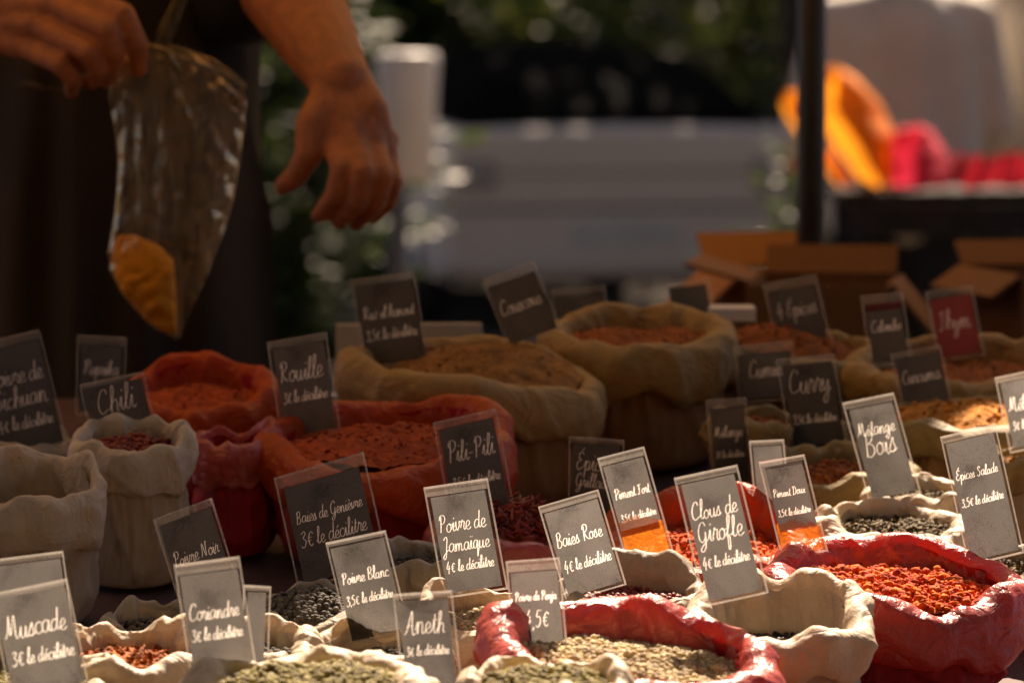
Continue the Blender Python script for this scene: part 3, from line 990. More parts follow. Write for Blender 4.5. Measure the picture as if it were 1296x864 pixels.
spice('R5', 'powder', 's_brown', 'brown powder in the olive yellow sack at the right edge', 0.015, 0.006, 100, 0.0025, 29)
sack('S14', 1172, 618, 66, 4.74, 'cream_body', 'cream', 'crumpled cream sack behind the Épices Salade sign', ch=0.03, seed=14, amp=1.3, wr=1.4)
spice('S14', 'flake', 's_herb', 'dried herb flakes under the bright sunlit sign', 0.012, 0.004, 250, 0.0025, 30)
sack('S12', 1128, 654, 98, 4.62, 'cream_body', 'cream', 'cream sack of dark dried herbs behind the red sack', ch=0.035, tilt=0.16, seed=12, wr=1.2)
spice('S12', 'flake', 's_herb', 'dark dried herb flakes in the cream sack behind the red sack', 0.014, 0.006, 700, 0.0026, 31)
sack('R6', 1296, 705, 68, 4.50, 'cream_body', 'grey', 'grey sack holding the Épices Salade sign at the right edge', ch=0.035, seed=26, amp=1.2)
spice('R6', 'flake', 's_herb', 'dried salad spice mix in the grey sack at the right edge', 0.014, 0.006, 250, 0.0026, 32)
# middle
sack('S9', 893, 678, 122, 4.58, 'red_body', 'orange', 'orange sack glowing behind the Clous de Girofle sign', ch=0.04, tilt=0.24, seed=9, wr=1.2,
     bumps=((110, 0.022, 28, 0), (60, 0.022, 28, 0)))
spice('S9', 'powder', 's_orange', 'orange red powder in the glowing orange sack', 0.014, 0.014, 800, 0.003, 33)
sack('S8', 640, 672, 92, 4.62, 'red_body', 'pink', 'dark red sack of chili shreds behind the Jamaïque sign', ch=0.035, tilt=0.14, seed=10)
spice('S8', 'shred', 's_chili', 'dark red chili shreds piled behind the Jamaïque sign', 0.004, 0.026, 420, 0.0026, 34)
sack('S7', 535, 700, 62, 4.48, 'cream_body', 'grey', 'dark greyish sack left of the Jamaïque sign', ch=0.04, seed=11, tilt=0.2)
spice('S7', 'corn', 's_dark', 'dark juniper berries left of the Jamaïque sign', 0.015, 0.004, 200, 0.003, 35)
sack('S2', 392, 766, 88, 4.30, 'cream_body', 'grey', 'grey brown sack of black pepper below the Genièvre sign', ch=0.035, tilt=0.2, seed=15)
spice('S2', 'corn', 's_grey', 'grey black peppercorns below the Genièvre sign', 0.004, 0.018, 620, 0.0029, 36)
sack('S5', 802, 738, 92, 4.38, 'cream_body', 'grey', 'greyish sack of pink berries below the Piment Fort sign', ch=0.036, tilt=0.22, seed=16, wr=1.3, bumps=((70, .008, 40, 0),))
spice('S5', 'corn', 's_pinkberry', 'dark pink berries in the greyish sack', 0.018, 0.004, 420, 0.0028, 37)
sack('S4', 612, 768, 78, 4.24, 'cream_body', 'cream', 'cream sack of pale peppercorns below the Jamaïque sign', ch=0.034, tilt=0.2, seed=17, wr=1.2, bumps=((120, .012, 40, 0),))
spice('S4', 'corn', 's_white_pepper', 'pale peppercorns in the cream sack below the Jamaïque sign', 0.013, 0.006, 620, 0.0028, 38)
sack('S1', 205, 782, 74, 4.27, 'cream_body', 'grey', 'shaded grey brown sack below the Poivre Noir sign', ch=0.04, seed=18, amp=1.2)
spice('S1', 'corn', 's_dark', 'black peppercorns in the shaded sack below the Poivre Noir sign', 0.012, 0.004, 250, 0.0028, 39)
sack('F5', 1132, 732, 158, 4.34, 'red_body', 'pink', 'wide red sack heaped with bright orange powder at the right', ch=0.060, tilt=0.16, seed=20, wr=1.5, ry=0.8, roll=-0.06,
     bumps=((75, 0.014, 40, 0), (150, 0.012, 40, 0), (345, 0.008, 25, 0.06)))
spice('F5', 'powder', 's_orange', 'bright orange red powder in the wide red sack at the right', 0.012, 0.014, 2600, 0.0034, 40)
sack('S3', 470, 815, 96, 4.08, 'cream_body', 'cream', 'pale sack in front of the Poivre Blanc sign', ch=0.036, tilt=0.16, seed=19, amp=1.2, wr=1.3)
spice('S3', 'corn', 's_grey', 'greyish peppercorns in the pale sack by the Poivre Blanc sign', 0.018, 0.004, 360, 0.0028, 41)
sack('F4', 985, 770, 113, 4.18, 'cream_body', 'cream', 'upright cream sack in front of the red sack', ch=0.040, tilt=0.22, seed=30, ry=0.95, wr=1.1,
     bumps=((90, 0.006, 60, 0), (200, 0.004, 30, 0.0)))
spice('F4', 'corn', 's_dark', 'dark cloves low in the upright cream sack', 0.035, 0.0, 400, 0.0026, 42)
sack('F3', 797, 812, 176, 4.00, 'red_body', 'pink', 'wide pinkish red sack of pale peppercorns in the foreground', ch=0.05, tilt=0.20, seed=31, wr=1.6, ry=0.78, roll=-0.10,
     bumps=((85, 0.010, 30, 0), (172, 0.008, 30, 0.0)))
spice('F3', 'corn', 's_white_pepper', 'pale peppercorns in the wide pinkish red sack', 0.020, 0.010, 1700, 0.0029, 43)
sack('F1', 165, 818, 108, 4.04, 'cream_body', 'cream', 'sunlit crumpled cream sack at lower left', ch=0.04, seed=32, amp=1.6, wr=1.8)
spice('F1', 'flake', 's_rust', 'orange brown spice in the crumpled cream sack', 0.012, 0.004, 300, 0.0026, 44)
sack('F2', 690, 856, 102, 3.84, 'cream_body', 'cream', 'cream sack of olive peppercorns at the bottom edge', ch=0.036, seed=33, amp=1.2, wr=1.2)
spice('F2', 'corn', 's_green', 'olive coloured peppercorns at the bottom edge', 0.008, 0.010, 700, 0.0029, 45)
sack('F6', 395, 862, 140, 3.86, 'cream_body', 'cream', 'wide cream sack of greenish seeds cut by the bottom edge', ch=0.036, seed=34, amp=1.4, wr=1.3)
spice('F6', 'corn', 's_green', 'greenish yellow seeds in the wide cream sack at the bottom edge', 0.004, 0.016, 1200, 0.0029, 46)

sack('F7', 308, 812, 84, 4.10, 'cream_body', 'cream', 'pale sack between the Coriandre and Poivre Blanc signs', ch=0.04, seed=35, amp=1.4, tilt=0.18)
spice('F7', 'corn', 's_grey', 'grey seeds in the pale sack behind the Coriandre sign', 0.012, 0.006, 300, 0.0026, 48)
sack('F8', 40, 846, 104, 3.98, 'cream_body', 'cream', 'sunlit pale sack in the lower left corner under the Muscade sign', ch=0.04, seed=36, amp=1.5)
spice('F8', 'corn', 's_green', 'pale olive seeds in the lower left corner sack', 0.010, 0.006, 300, 0.0028, 49)
sack('S16', 722, 782, 60, 4.20, 'cream_body', 'cream', 'small cream sack behind the Penja sign', ch=0.03, seed=37, amp=1.2, tilt=0.2)
spice('S16', 'corn', 's_white_pepper', 'pale pepper in the small cream sack behind the Penja sign', 0.010, 0.004, 200, 0.0026, 50)

# ------------------------------------------------------------------ price signs
PR = '3€ le décilitre'
P35 = '3,5€ le décilitre'
P4 = '4€ le décilitre'
SL = 'black sign reading '
price_sign((-36,437),(50,417),(18,552),4.98,[('Poivre de',.42,.105),('Sichuan',.68,.105),(P4,.92,.08)], SL+'Poivre de Sichuan at the left edge', extra=.02)
price_sign((100,487),(182,470),(126,545),4.76,[('Chili',.62,.2)], SL+'Chili behind the cream sack', extra=.03)
price_sign((98,424),(160,427),(120,500),5.14,[('Paprika',.55,.14)], 'dim black sign half hidden behind the Chili sign', extra=.02)
price_sign((338,433),(413,420),(352,546),4.87,[('Rouille',.42,.12),(PR,.68,.075)], SL+'Rouille beside the orange red sack', extra=.01)
price_sign((443,355),(524,344),(459,446),5.10,[('Raz el hanout',.52,.14),(P35,.84,.09)], SL+'Raz el hanout in the large tan sack', extra=.02)
price_sign((610,355),(676,331),(655,424),5.13,[('Couscous',.58,.14)], 'tilted black sign reading Couscous between the two tan sacks', extra=.01)
price_sign((697,367),(765,361),(702,400),5.42,[], 'low black sign showing only its top edge behind the tan sack', extra=.03)
price_sign((840,359),(897,352),(850,400),5.46,[], 'blank dark sign just right of the right tan sack', extra=.02)
price_sign((965,360),(1032,348),(988,424),5.33,[('4 Épices',.62,.15)], 'black sign in the rear olive sack with short white writing', extra=.02)
price_sign((1089,375),(1142,369),(1116,462),5.16,[('Massala',.45,.1)] if False else [('Colombo',.45,.1)], 'narrow dark sign with a red strip along its top', strip=True)
price_sign((1171,369),(1230,361),(1208,440),5.30,[('Thym',.6,.12)], 'maroon sign standing in the wide tan sack', mat='card_red', extra=.01)
price_sign((928,438),(1003,431),(934,500),5.12,[('Cumin',.6,.15)], SL+'Cumin behind the curry sign', extra=.01)
price_sign((982,455),(1055,448),(1006,558),4.97,[('Curry',.38,.12),(P35,.78,.09)], 'black sign reading Curry above the dark rust powder', extra=.01)
price_sign((1127,448),(1190,436),(1147,520),5.06,[('Curcuma',.5,.13)], SL+'Curcuma before the wide tan sack', extra=.02)
price_sign((893,506),(944,503),(902,604),4.92,[('Mélange',.42,.1),(PR,.72,.07)], SL+'Mélange beside the right tan sack', extra=.01)
price_sign((948,558),(992,556),(966,640),4.66,[], 'blank pale sign sleeve half hidden behind the Piment Doux sign', extra=.02)
price_sign((1066,510),(1131,497),(1106,624),4.74,[('Mél. de',.34,.10),('Blois',.47,.11)] if False else [('Mélange',.34,.085),('Bois',.58,.10)], 'sunlit sign reading Mélange Bois above the crumpled cream sack', extra=.01)
price_sign((1190,553),(1260,536),(1220,704),4.46,[('Épices Salade',.34,.10),(P35,.58,.085)], SL+'Épices Salade in white', extra=.01)
price_sign((1259,478),(1325,464),(1275,562),4.84,[('Mélange',.5,.11),(PR,.8,.08)], 'black sign cut by the right edge of the picture', extra=.01)
price_sign((548,535),(628,517),(566,640),4.66,[('Pili-Pili',.46,.13),(P35,.80,.085)], SL+'Pili-Pili in front of the wide red sack', extra=.02)
price_sign((720,552),(790,557),(740,632),4.72,[('Épices à',.45,.12),('Grillades',.75,.12)], 'dark sign half hidden behind the Piment Fort sign', extra=.02)
price_sign((756,580),(815,565),(796,698),4.54,[('Piment Fort',.40,.11),(P35,.66,.08)], SL+'Piment Fort, its foot dusted with orange powder', extra=.01, smear=.026)
price_sign((681,641),(757,619),(716,748),4.36,[('Baies Rose',.46,.12),(P4,.78,.09)], SL+'Baies Rose above the greyish sack', extra=.01)
price_sign((853,605),(933,588),(892,760),4.12,[('Clous de',.32,.105),('Girofle',.52,.115),(P4,.74,.08)], 'tall black sign reading Clous de Girofle in the cream sack', extra=.005)
price_sign((960,585),(1018,575),(998,692),4.42,[('Piment Doux',.38,.1),(P35,.62,.075)], SL+'Piment Doux in the wide red sack, foot dusted orange', extra=.01, smear=.02)
price_sign((536,617),(617,605),(570,742),4.30,[('Poivre de',.40,.105),('Jamaïque',.62,.105),(P4,.84,.08)], SL+'Poivre de Jamaïque', extra=.01)
price_sign((640,710),(708,705),(655,806),4.04,[('Poivre de Penja',.44,.13),('4,5€',.86,.10)], SL+'Poivre de Penja at the rim of the pinkish red sack', extra=.01)
price_sign((412,687),(488,671),(452,800),4.16,[('Poivre Blanc',.44,.115),(P35,.68,.09)], SL+'Poivre Blanc', extra=.01)
price_sign((497,752),(572,747),(543,856),3.98,[('Aneth',.42,.11),(PR,.68,.085)], 'sunlit sign reading Aneth in front of the Jamaïque sign', extra=.01)
price_sign((220,715),(303,704),(258,872),3.93,[('Coriandre',.40,.09),(PR,.58,.075)], SL+'Coriandre, blurred in the foreground', extra=.01)
price_sign((308,740),(343,742),(335,850),4.02,[], 'blank pale sign half hidden behind the Coriandre sign', extra=.01)
price_sign((-14,752),(85,732),(14,872),3.92,[('Muscade',.46,.13),(PR,.76,.1)], SL+'Muscade in the lower left corner', extra=.01)
price_sign((-24,710),(80,697),(0,815),4.06,[], 'dark sign behind the Muscade sign at lower left', extra=.01)
price_sign((194,657),(268,630),(218,768),4.30,[('Poivre Noir',.55,.13)], SL+'Poivre Noir in the shade', extra=.01)
price_sign((347,605),(460,572),(372,735),4.44,[('Baies de Genièvre',.42,.12),(PR,.68,.11)], 'large black sign reading Baies de Genièvre', extra=.01, side=.007, top=.012)
# ------------------------------------------------------------------ people
M['skin'] = surf('tanned_skin', (0.40, 0.13, 0.045), 0.55, 0.30, 55, 0.6, 150, 0.005, sss=0.08)
M['tshirt'] = surf('dark_brown_tshirt', (0.012, 0.009, 0.007), 1.0, 0.25, 10, 0.4, 25, 0.01, weave=800)
M['apron'] = surf('taupe_apron', (0.028, 0.018, 0.012), 1.0, 0.2, 10, 0.4, 20, 0.01, weave=700)
M['trousers'] = surf('dark_trousers', (0.02, 0.02, 0.025), 0.9, 0.2, 10, 0.3, 20, 0.01)
M['hair'] = surf('dark_hair', (0.02, 0.013, 0.009), 0.5, 0.3, 60, 0.8, 150, 0.004)
M['shoe'] = surf('dark_shoe', (0.02, 0.016, 0.013), 0.5)
M['eye'] = surf('eye', (0.5, 0.48, 0.45), 0.2)
M['print'] = surf('pale_print', (0.20, 0.17, 0.14), 0.9)
M['shirt_white'] = surf('white_shirt', (0.74, 0.70, 0.64), 0.85, 0.1, 8, 0.4, 15, 0.01, trans=0.12, tcol=(.8, .75, .65))
M['shirt_pale'] = surf('pale_shirt', (0.55, 0.50, 0.42), 0.85, 0.1, 8, 0.4, 15, 0.01)

def head_parts(bm, base, h=0.235, face=Vector((0, -1, 0))):
    """neck, skull, jaw, nose and ears added to a body mesh; base = neck root"""
    f = face.normalized()
    side = Vector((0, 0, 1)).cross(f)
    up = Vector((0, 0, 1))
    capsule(bm, base, base + up * 0.11, 0.062, 0.056)
    c = base + up * (0.10 + h * 0.55)
    capsule(bm, c + up * 0.03 - f * 0.03, c + up * 0.03 + f * 0.025, 0.088, 0.080)
    capsule(bm, c - up * 0.03 + f * 0.02, c - up * 0.075 + f * 0.045, 0.068, 0.042)
    capsule(bm, c + f * 0.098 + up * 0.012, c + f * 0.115 - up * 0.02, 0.010, 0.015)   # nose
    capsule(bm, c + f * 0.085 - up * 0.052 - side * 0.02, c + f * 0.085 - up * 0.052 + side * 0.02, 0.010, 0.010)   # mouth
    capsule(bm, c + f * 0.082 + up * 0.038 - side * 0.045, c + f * 0.082 + up * 0.038 + side * 0.045, 0.012, 0.012)  # brow
    for s in (-1, 1):
        capsule(bm, c + side * s * 0.086 + up * 0.02, c + side * s * 0.084 - up * 0.025, 0.014, 0.011)
    return c, f, side

def head_extras(root, c, f, side):
    up = Vector((0, 0, 1))
    bm = bmesh.new()
    capsule(bm, c + up * 0.055 - f * 0.045, c + up * 0.07 + f * 0.02, 0.090, 0.082)
    capsule(bm, c + up * 0.00 - f * 0.06, c + up * 0.06 - f * 0.05, 0.070, 0.085)
    remeshed('hair', bm, 0.010, M['hair'], root)
    for s in (-1, 1):
        bm = bmesh.new()
        bmesh.ops.create_uvsphere(bm, u_segments=12, v_segments=8, radius=0.012)
        o = from_bm('eye', bm, M['eye'], root)
        o.location = c + f * 0.084 + up * 0.018 + side * s * 0.032

# ---- the vendor, standing behind the stall with both hands over it
V0 = Vector((-0.52, 5.86, 0.14))
ven = empty('person', V0)
tag(ven, 'vendor in dark top and apron holding a clear plastic bag of orange powder', 'person')
def vl(p):
    return Vector(p) - V0
bm = bmesh.new()
shL, shR = V0 + Vector((0.20, 0.02, 1.52)), V0 + Vector((-0.20, 0.02, 1.52))
# image-right arm and hand (his left), relaxed, back of the hand to the camera
elb = P(340, -60, 5.72)
wr = P(432, 104, 5.44)
chain(bm, [(vl(shL), 0.062), (vl(elb), 0.047)])
mid = elb.lerp(wr, 0.30)
chain(bm, [(vl(elb), 0.052), (vl(mid), 0.062), (vl(elb.lerp(wr, .6)), 0.052), (vl(wr), 0.036)])
capsule(bm, vl(P(418, 104, 5.45)), vl(P(446, 106, 5.45)), 0.027, 0.026)
def fing(pts, radii):
    chain(bm, [(vl(P(*p)), r) for p, r in zip(pts, radii)], 12)
mcp = [(424, 182, 5.395), (449, 179, 5.385), (472, 187, 5.395), (488, 200, 5.415)]
for m_, r0, off in zip(mcp, (.0185, .0185, .018, .0165), (-16, -5, 7, 15)):
    chain(bm, [(vl(P(432 + off, 106, 5.445)), .024), (vl(P((432 + off) * .45 + m_[0] * .55, 140, 5.41)), .021), (vl(P(*m_)), r0)], 12)
for a, b in zip(mcp[:-1], mcp[1:]):
    capsule(bm, vl(P(a[0], a[1] - 22, a[2] + .012)), vl(P(b[0], b[1] - 22, b[2] + .012)), .018, .017)
fing([mcp[0], (433, 214, 5.345), (424, 248, 5.35), (404, 272, 5.38)], (.0165, .0142, .0126, .0105))
fing([mcp[1], (460, 218, 5.335), (452, 255, 5.345), (429, 280, 5.38)], (.0165, .0144, .0128, .0105))
fing([mcp[2], (485, 222, 5.35), (476, 258, 5.36), (452, 281, 5.395)], (.0160, .0138, .0122, .0102))
fing([mcp[3], (498, 230, 5.385), (491, 256, 5.395), (472, 275, 5.42)], (.0142, .0120, .0107, .0094))
# thumb leaves the side of the palm near its base
fing([(420, 122, 5.43), (397, 158, 5.40), (390, 196, 5.385), (377, 219, 5.39), (358, 236, 5.40)], (.026, .0225, .0172, .0145, .0112))
# image-left arm and hand (his right), gripping the bag
elb2 = P(-190, 10, 5.74)
wr2 = P(-62, 26, 5.50)
chain(bm, [(vl(shR), 0.062), (vl(elb2), 0.047), (vl(elb2.lerp(wr2, .3)), 0.052), (vl(wr2), 0.032)])
mcp2 = [(84, -12, 5.45), (66, 6, 5.435), (44, 32, 5.435), (28, 58, 5.445)]
for m_, oz in zip(mcp2, (-14, -4, 8, 18)):
    chain(bm, [(vl(P(-60, 26 + oz, 5.50)), .025), (vl(P(0, 26 * .4 + (m_[1]) * .6, 5.465)), .023), (vl(P(*m_)), .0175)], 12)
fing([mcp2[0], (157, 18, 5.40), (175, 56, 5.40), (176, 88, 5.42)], (.0165, .0135, .0120, .0100))
fing([mcp2[1], (136, 38, 5.385), (146, 68, 5.395), (138, 94, 5.425)], (.0165, .0140, .0122, .0100))
fing([mcp2[2], (112, 66, 5.385), (124, 88, 5.40), (116, 104, 5.43)], (.0155, .0132, .0116, .0098))
fing([mcp2[3], (76, 82, 5.40), (92, 102, 5.41), (90, 116, 5.44)], (.0140, .0118, .0104, .0090))
fing([(-10, 44, 5.49), (60, 60, 5.485), (120, 72, 5.475), (166, 84, 5.452)], (.022, .019, .0150, .0110))   # thumb behind
for q in ((70, 60), (100, 70), (125, 80)):
    capsule(bm, vl(P(q[0], q[1], 5.455)), vl(P(q[0] + 12, q[1] + 14, 5.45)), .020, .018)
# trunk, neck, head, legs
chain(bm, [(vl(shL), .06), (vl(V0 + Vector((0, .03, 1.55))), .075), (vl(shR), .06)])
chain(bm, [(vl(V0 + Vector((0, .02, 1.45))), .14), (vl(V0 + Vector((0, .02, 1.0))), .13)])
for s in (-1, 1):
    chain(bm, [(vl(V0 + Vector((s * .09, .02, 1.0))), .11), (vl(V0 + Vector((s * .10, .0, .90))), .095), (vl(V0 + Vector((s * .11, .0, .50))), .058), (vl(V0 + Vector((s * .12, .03, .10))), .04)])
    chain(bm, [(vl(V0 + Vector((s * .12, .04, .06))), .04), (vl(V0 + Vector((s * .14, -.12, .045))), .035)])
hc, hf, hs = head_parts(bm, vl(V0 + Vector((0, .0, 1.58))), face=Vector((.1, -1, -.1)))
remeshed('body', bm, 0.0038, M['skin'], ven, 2, 0.5)
head_extras(ven, hc, hf, hs)
# t-shirt
bm = bmesh.new()
for s in (-1, 1):
    chain(bm, [(vl(V0 + Vector((s * .10, .02, 1.46))), .115), (vl(V0 + Vector((s * .085, .01, 1.2))), .115), (vl(V0 + Vector((s * .085, .0, .93))), .12)])
    chain(bm, [(vl(V0 + Vector((s * .08, .03, 1.54))), .07), (vl(V0 + Vector((s * .20, .02, 1.52))), .075)])
chain(bm, [(vl(shL), .078), (vl(shL.lerp(elb, .8)), .072), (vl(P(306, -6, 5.76)), .066)])
chain(bm, [(vl(shR), .078), (vl(shR.lerp(elb2, .8)), .072)])
remeshed('tshirt', bm, 0.012, M['tshirt'], ven, 6)
# trousers and shoes
bm = bmesh.new()
for s in (-1, 1):
    chain(bm, [(vl(V0 + Vector((s * .085, .02, 1.0))), .125), (vl(V0 + Vector((s * .10, .0, .88))), .115), (vl(V0 + Vector((s * .11, .0, .50))), .078), (vl(V0 + Vector((s * .12, .03, .10))), .065)])
remeshed('trousers', bm, 0.014, M['trousers'], ven, 4)
for s in (-1, 1):
    bm = bmesh.new()
    chain(bm, [(vl(V0 + Vector((s * .12, .06, .052))), .05), (vl(V0 + Vector((s * .14, -.14, .044))), .042)])
    remeshed('shoe', bm, 0.01, M['shoe'], ven, 3)
# apron: bib sheet curved round the front with vertical folds
vs, fs = [], []
NU, NV = 60, 70
for j in range(NV + 1):
    t = j / NV
    z = lerp(1.46, 0.55, t)
    hwid = lerp(.115, .215, min(1, t * 2.2)) if t < .45 else lerp(.215, .235, (t - .45) / .55)
    for i in range(NU + 1):
        s = 2 * i / NU - 1
        x = s * hwid
        y = -0.145 - 0.03 * (1 - s * s) + 0.10 * abs(s) ** 2.2 + min(1, t * 2) * (0.011 * math.sin(s * 15 + 2 * nz(t * 3, s, 2)) + 0.008 * nz(s * 6, t * 3, 7))
        y -= 0.02 * max(0, t - .5)
        vs.append((x, y, z))
for j in range(NV):
    for i in range(NU):
        a = j * (NU + 1) + i
        fs.append((a, a + 1, a + NU + 2, a + NU + 1))
from_py('apron', vs, fs, M['apron'], ven)
ap = ven.children[-1]
vs, fs = [], []
rg = random.Random(3)
write(vs, fs, 'D', -0.022, 1.31 - 0.0, 0.018, .0035, -0.178, rg, slant=0)
write(vs, fs, 'A', 0.008, 1.295, 0.014, .0035, -0.178, rg, slant=0)
from_py('apron_print', vs, fs, M['print'], ap, False)
for s in (-1, 1):
    bm = bmesh.new()
    capsule(bm, (s * .10, -0.13, 1.45), (s * .07, -0.02, 1.60), .009, .009)
    from_bm('neck_strap', bm, M['apron'], ap)

# ---- clear plastic bag in his hand, with orange powder at the bottom
def bag_film():
    m, nt, out = new_mat('clear_bag_film')
    tc = nt.nodes.new('ShaderNodeTexCoord')
    mp = nt.nodes.new('ShaderNodeMapping'); mp.inputs['Scale'].default_value = (70, 30, 7)
    nt.links.new(tc.outputs['Object'], mp.inputs['Vector'])
    n = noise_tex(nt, 1.0, 4, 0.6, mp.outputs['Vector'], 0.8)
    n2 = noise_tex(nt, 45, 3, 0.6, tc.outputs['Object'], 0.8)
    def ridge(src, lo):
        a = nt.nodes.new('ShaderNodeMath'); a.operation = 'SUBTRACT'; a.inputs[1].default_value = .5
        nt.links.new(src, a.inputs[0])
        c = nt.nodes.new('ShaderNodeMath'); c.operation = 'ABSOLUTE'
        nt.links.new(a.outputs[0], c.inputs[0])
        r = nt.nodes.new('ShaderNodeMapRange'); r.inputs['From Min'].default_value = .07; r.inputs['From Max'].default_value = 0
        r.inputs['To Min'].default_value = 0; r.inputs['To Max'].default_value = lo
        nt.links.new(c.outputs[0], r.inputs['Value'])
        return r.outputs['Result']
    ad = nt.nodes.new('ShaderNodeMath'); ad.operation = 'ADD'
    nt.links.new(ridge(n.outputs['Fac'], .11), ad.inputs[0]); nt.links.new(ridge(n2.outputs['Fac'], .07), ad.inputs[1])  # crease highlights put in as thin opaque yellowish streaks
    ad2 = nt.nodes.new('ShaderNodeMath'); ad2.operation = 'ADD'; ad2.inputs[1].default_value = .01; ad2.use_clamp = True
    nt.links.new(ad.outputs[0], ad2.inputs[0])
    b = bump(nt, ad.outputs[0], 0.5, 0.006)
    tr = nt.nodes.new('ShaderNodeBsdfTransparent')
    df = nt.nodes.new('ShaderNodeBsdfDiffuse'); df.inputs['Color'].default_value = (.8, .62, .36, 1)
    tl = nt.nodes.new('ShaderNodeBsdfTranslucent'); tl.inputs['Color'].default_value = (.8, .62, .36, 1)
    gl = nt.nodes.new('ShaderNodeBsdfGlossy'); gl.inputs['Roughness'].default_value = .14; gl.inputs['Color'].default_value = (1, .84, .6, 1)
    for q in (df, tl, gl): nt.links.new(b.outputs['Normal'], q.inputs['Normal'])
    m0 = nt.nodes.new('ShaderNodeMixShader'); m0.inputs['Fac'].default_value = .5
    nt.links.new(df.outputs[0], m0.inputs[1]); nt.links.new(tl.outputs[0], m0.inputs[2])
    m1 = nt.nodes.new('ShaderNodeMixShader')
    nt.links.new(ad2.outputs[0], m1.inputs['Fac']); nt.links.new(tr.outputs[0], m1.inputs[1]); nt.links.new(m0.outputs[0], m1.inputs[2])
    fr = nt.nodes.new('ShaderNodeFresnel'); fr.inputs['IOR'].default_value = 1.45
    nt.links.new(b.outputs['Normal'], fr.inputs['Normal'])
    mu = nt.nodes.new('ShaderNodeMath'); mu.operation = 'MULTIPLY'; mu.inputs[1].default_value = .3
    nt.links.new(fr.outputs[0], mu.inputs[0])
    m2 = nt.nodes.new('ShaderNodeMixShader')
    nt.links.new(mu.outputs[0], m2.inputs['Fac']); nt.links.new(m1.outputs[0], m2.inputs[1]); nt.links.new(gl.outputs[0], m2.inputs[2])
    nt.links.new(m2.outputs[0], out.inputs['Surface'])
    return m
M['bag_film'] = bag_film()
M['bag_powder'] = surf('orange_bag_powder', (0.92, 0.36, 0.015), 0.8, 0.2, 30, 0.7, 40, 0.015, trans=0.15, tcol=(1, .4, .02))
bagr = empty('plastic_bag', P(225, 428, 5.42))
tag(bagr, "crumpled clear plastic bag hanging from the vendor's hand", 'plastic bag')
b0 = P(225, 428, 5.42)
rowsL = [(58, 158), (75, 148), (100, 138), (130, 138), (170, 145), (210, 149), (250, 147), (290, 141), (320, 136), (345, 139), (370, 152), (395, 172), (415, 192), (428, 222)]
rowsR = [(58, 222), (75, 272), (100, 306), (130, 312), (170, 308), (210, 302), (250, 295), (290, 285), (320, 274), (345, 263), (370, 252), (395, 241), (415, 232), (428, 227)]
def tab(rows, y):
    for (y0, x0), (y1, x1) in zip(rows[:-1], rows[1:]):
        if y <= y1:
            return lerp(x0, x1, (y - y0) / (y1 - y0))
    return rows[-1][1]
NV, NU = 90, 72
vs, fs = [], []
for j in range(NV + 1):
    y = lerp(58, 428, j / NV)
    xl, xr = tab(rowsL, y), tab(rowsR, y)
    t = j / NV
    th = 0.004 + 0.034 * math.sin(math.pi * min(1, t * 1.05)) ** 1.2
    for i in range(NU):
        a = 2 * math.pi * i / NU
        s = math.cos(a)
        x = (xl + xr) / 2 + (xr - xl) / 2 * s
        p = P(x, y, 5.42)
        d = math.sin(a) * th
        q = (x - 182) / max(20.0, (y - 10) * 0.9)       # creases fan out from the hand
        fold = 0.010 * (1 - 2 * abs(nz(q * 5.0, 2.0 if d < 0 else 9.0, y * .004))) + 0.006 * nz(q * 13, y * .012, 4 + (d > 0))
        fold += 0.012 * (.3 - abs(nz(x * .03, y * .03, 6 + (d > 0)))) + 0.006 * (.3 - abs(nz(x * .08 + y * .03, y * .06, 16 + (d > 0))))
        p.y += d + fold * min(1, (1 - t) * 6 + .15)
        vs.append(p - b0)
for j in range(NV):
    for i in range(NU):
        i2 = (i + 1) % NU
        fs.append((j*NU+i, j*NU+i2, (j+1)*NU+i2, (j+1)*NU+i))
from_py('bag_film', vs, fs, M['bag_film'], bagr)
# open mouth strip that sticks up and the tail behind the fist
def ribbon3(pts, wv, name):
    vs, fs = [], []
    for k, (p, w) in enumerate(pts):
        q = P(*p) - b0
        vs += [q - Vector((w, 0, 0)), q + Vector((0, -.006, .002)), q + Vector((w, .004, 0))]
    for k in range(len(pts) - 1):
        a = 3 * k
        fs += [(a, a+1, a+4, a+3), (a+1, a+2, a+5, a+4)]
    return from_py(name, vs, fs, M['bag_film'], bagr)
ribbon3([((204, 60, 5.41), .008), ((214, 30, 5.42), .011), ((226, 5, 5.43), .009), ((236, -30, 5.44), .006)], .01, 'bag_mouth')
ribbon3([((30, 105, 5.44), .01), ((60, 112, 5.43), .008), ((100, 116, 5.43), .010), ((135, 108, 5.42), .008), ((168, 84, 5.42), .01)], .01, 'bag_mouth')
# rolled lip of the mouth
bm = bmesh.new()
lip = [(184, 54, 5.41), (205, 60, 5.40), (235, 72, 5.40), (262, 80, 5.40), (290, 94, 5.41), (311, 108, 5.42)]
chain(bm, [(P(*p) - b0, .0022) for p in lip], 8)
from_bm('bag_lip', bm, M['bag_film'], bagr)
powd = [(298, 150, 172), (312, 140, 205), (330, 139, 221), (350, 143, 223), (370, 154, 224), (390, 170, 225), (408, 186, 225), (424, 212, 224)]
vs, fs = [], []
NU = 48
for j in range(33):
    y = lerp(298, 424, j / 32)
    xl = tab([(a, b) for a, b, c in powd], y) + 1.5
    xr = tab([(a, c) for a, b, c in powd], y) - 1.5
    t = j / 32
    th = 0.026 * math.sin(math.pi * min(1, .08 + t * .88)) ** .8
    for i in range(NU):
        a = 2 * math.pi * i / NU
        x = (xl + xr) / 2 + (xr - xl) / 2 * math.cos(a)
        p = P(x, y, 5.425)
        p.y += math.sin(a) * th + 0.016 * (.3 - abs(nz(x * .035, y * .035, 3))) + 0.004 * nz(x * .15, y * .12, 9)
        vs.append(p - b0)
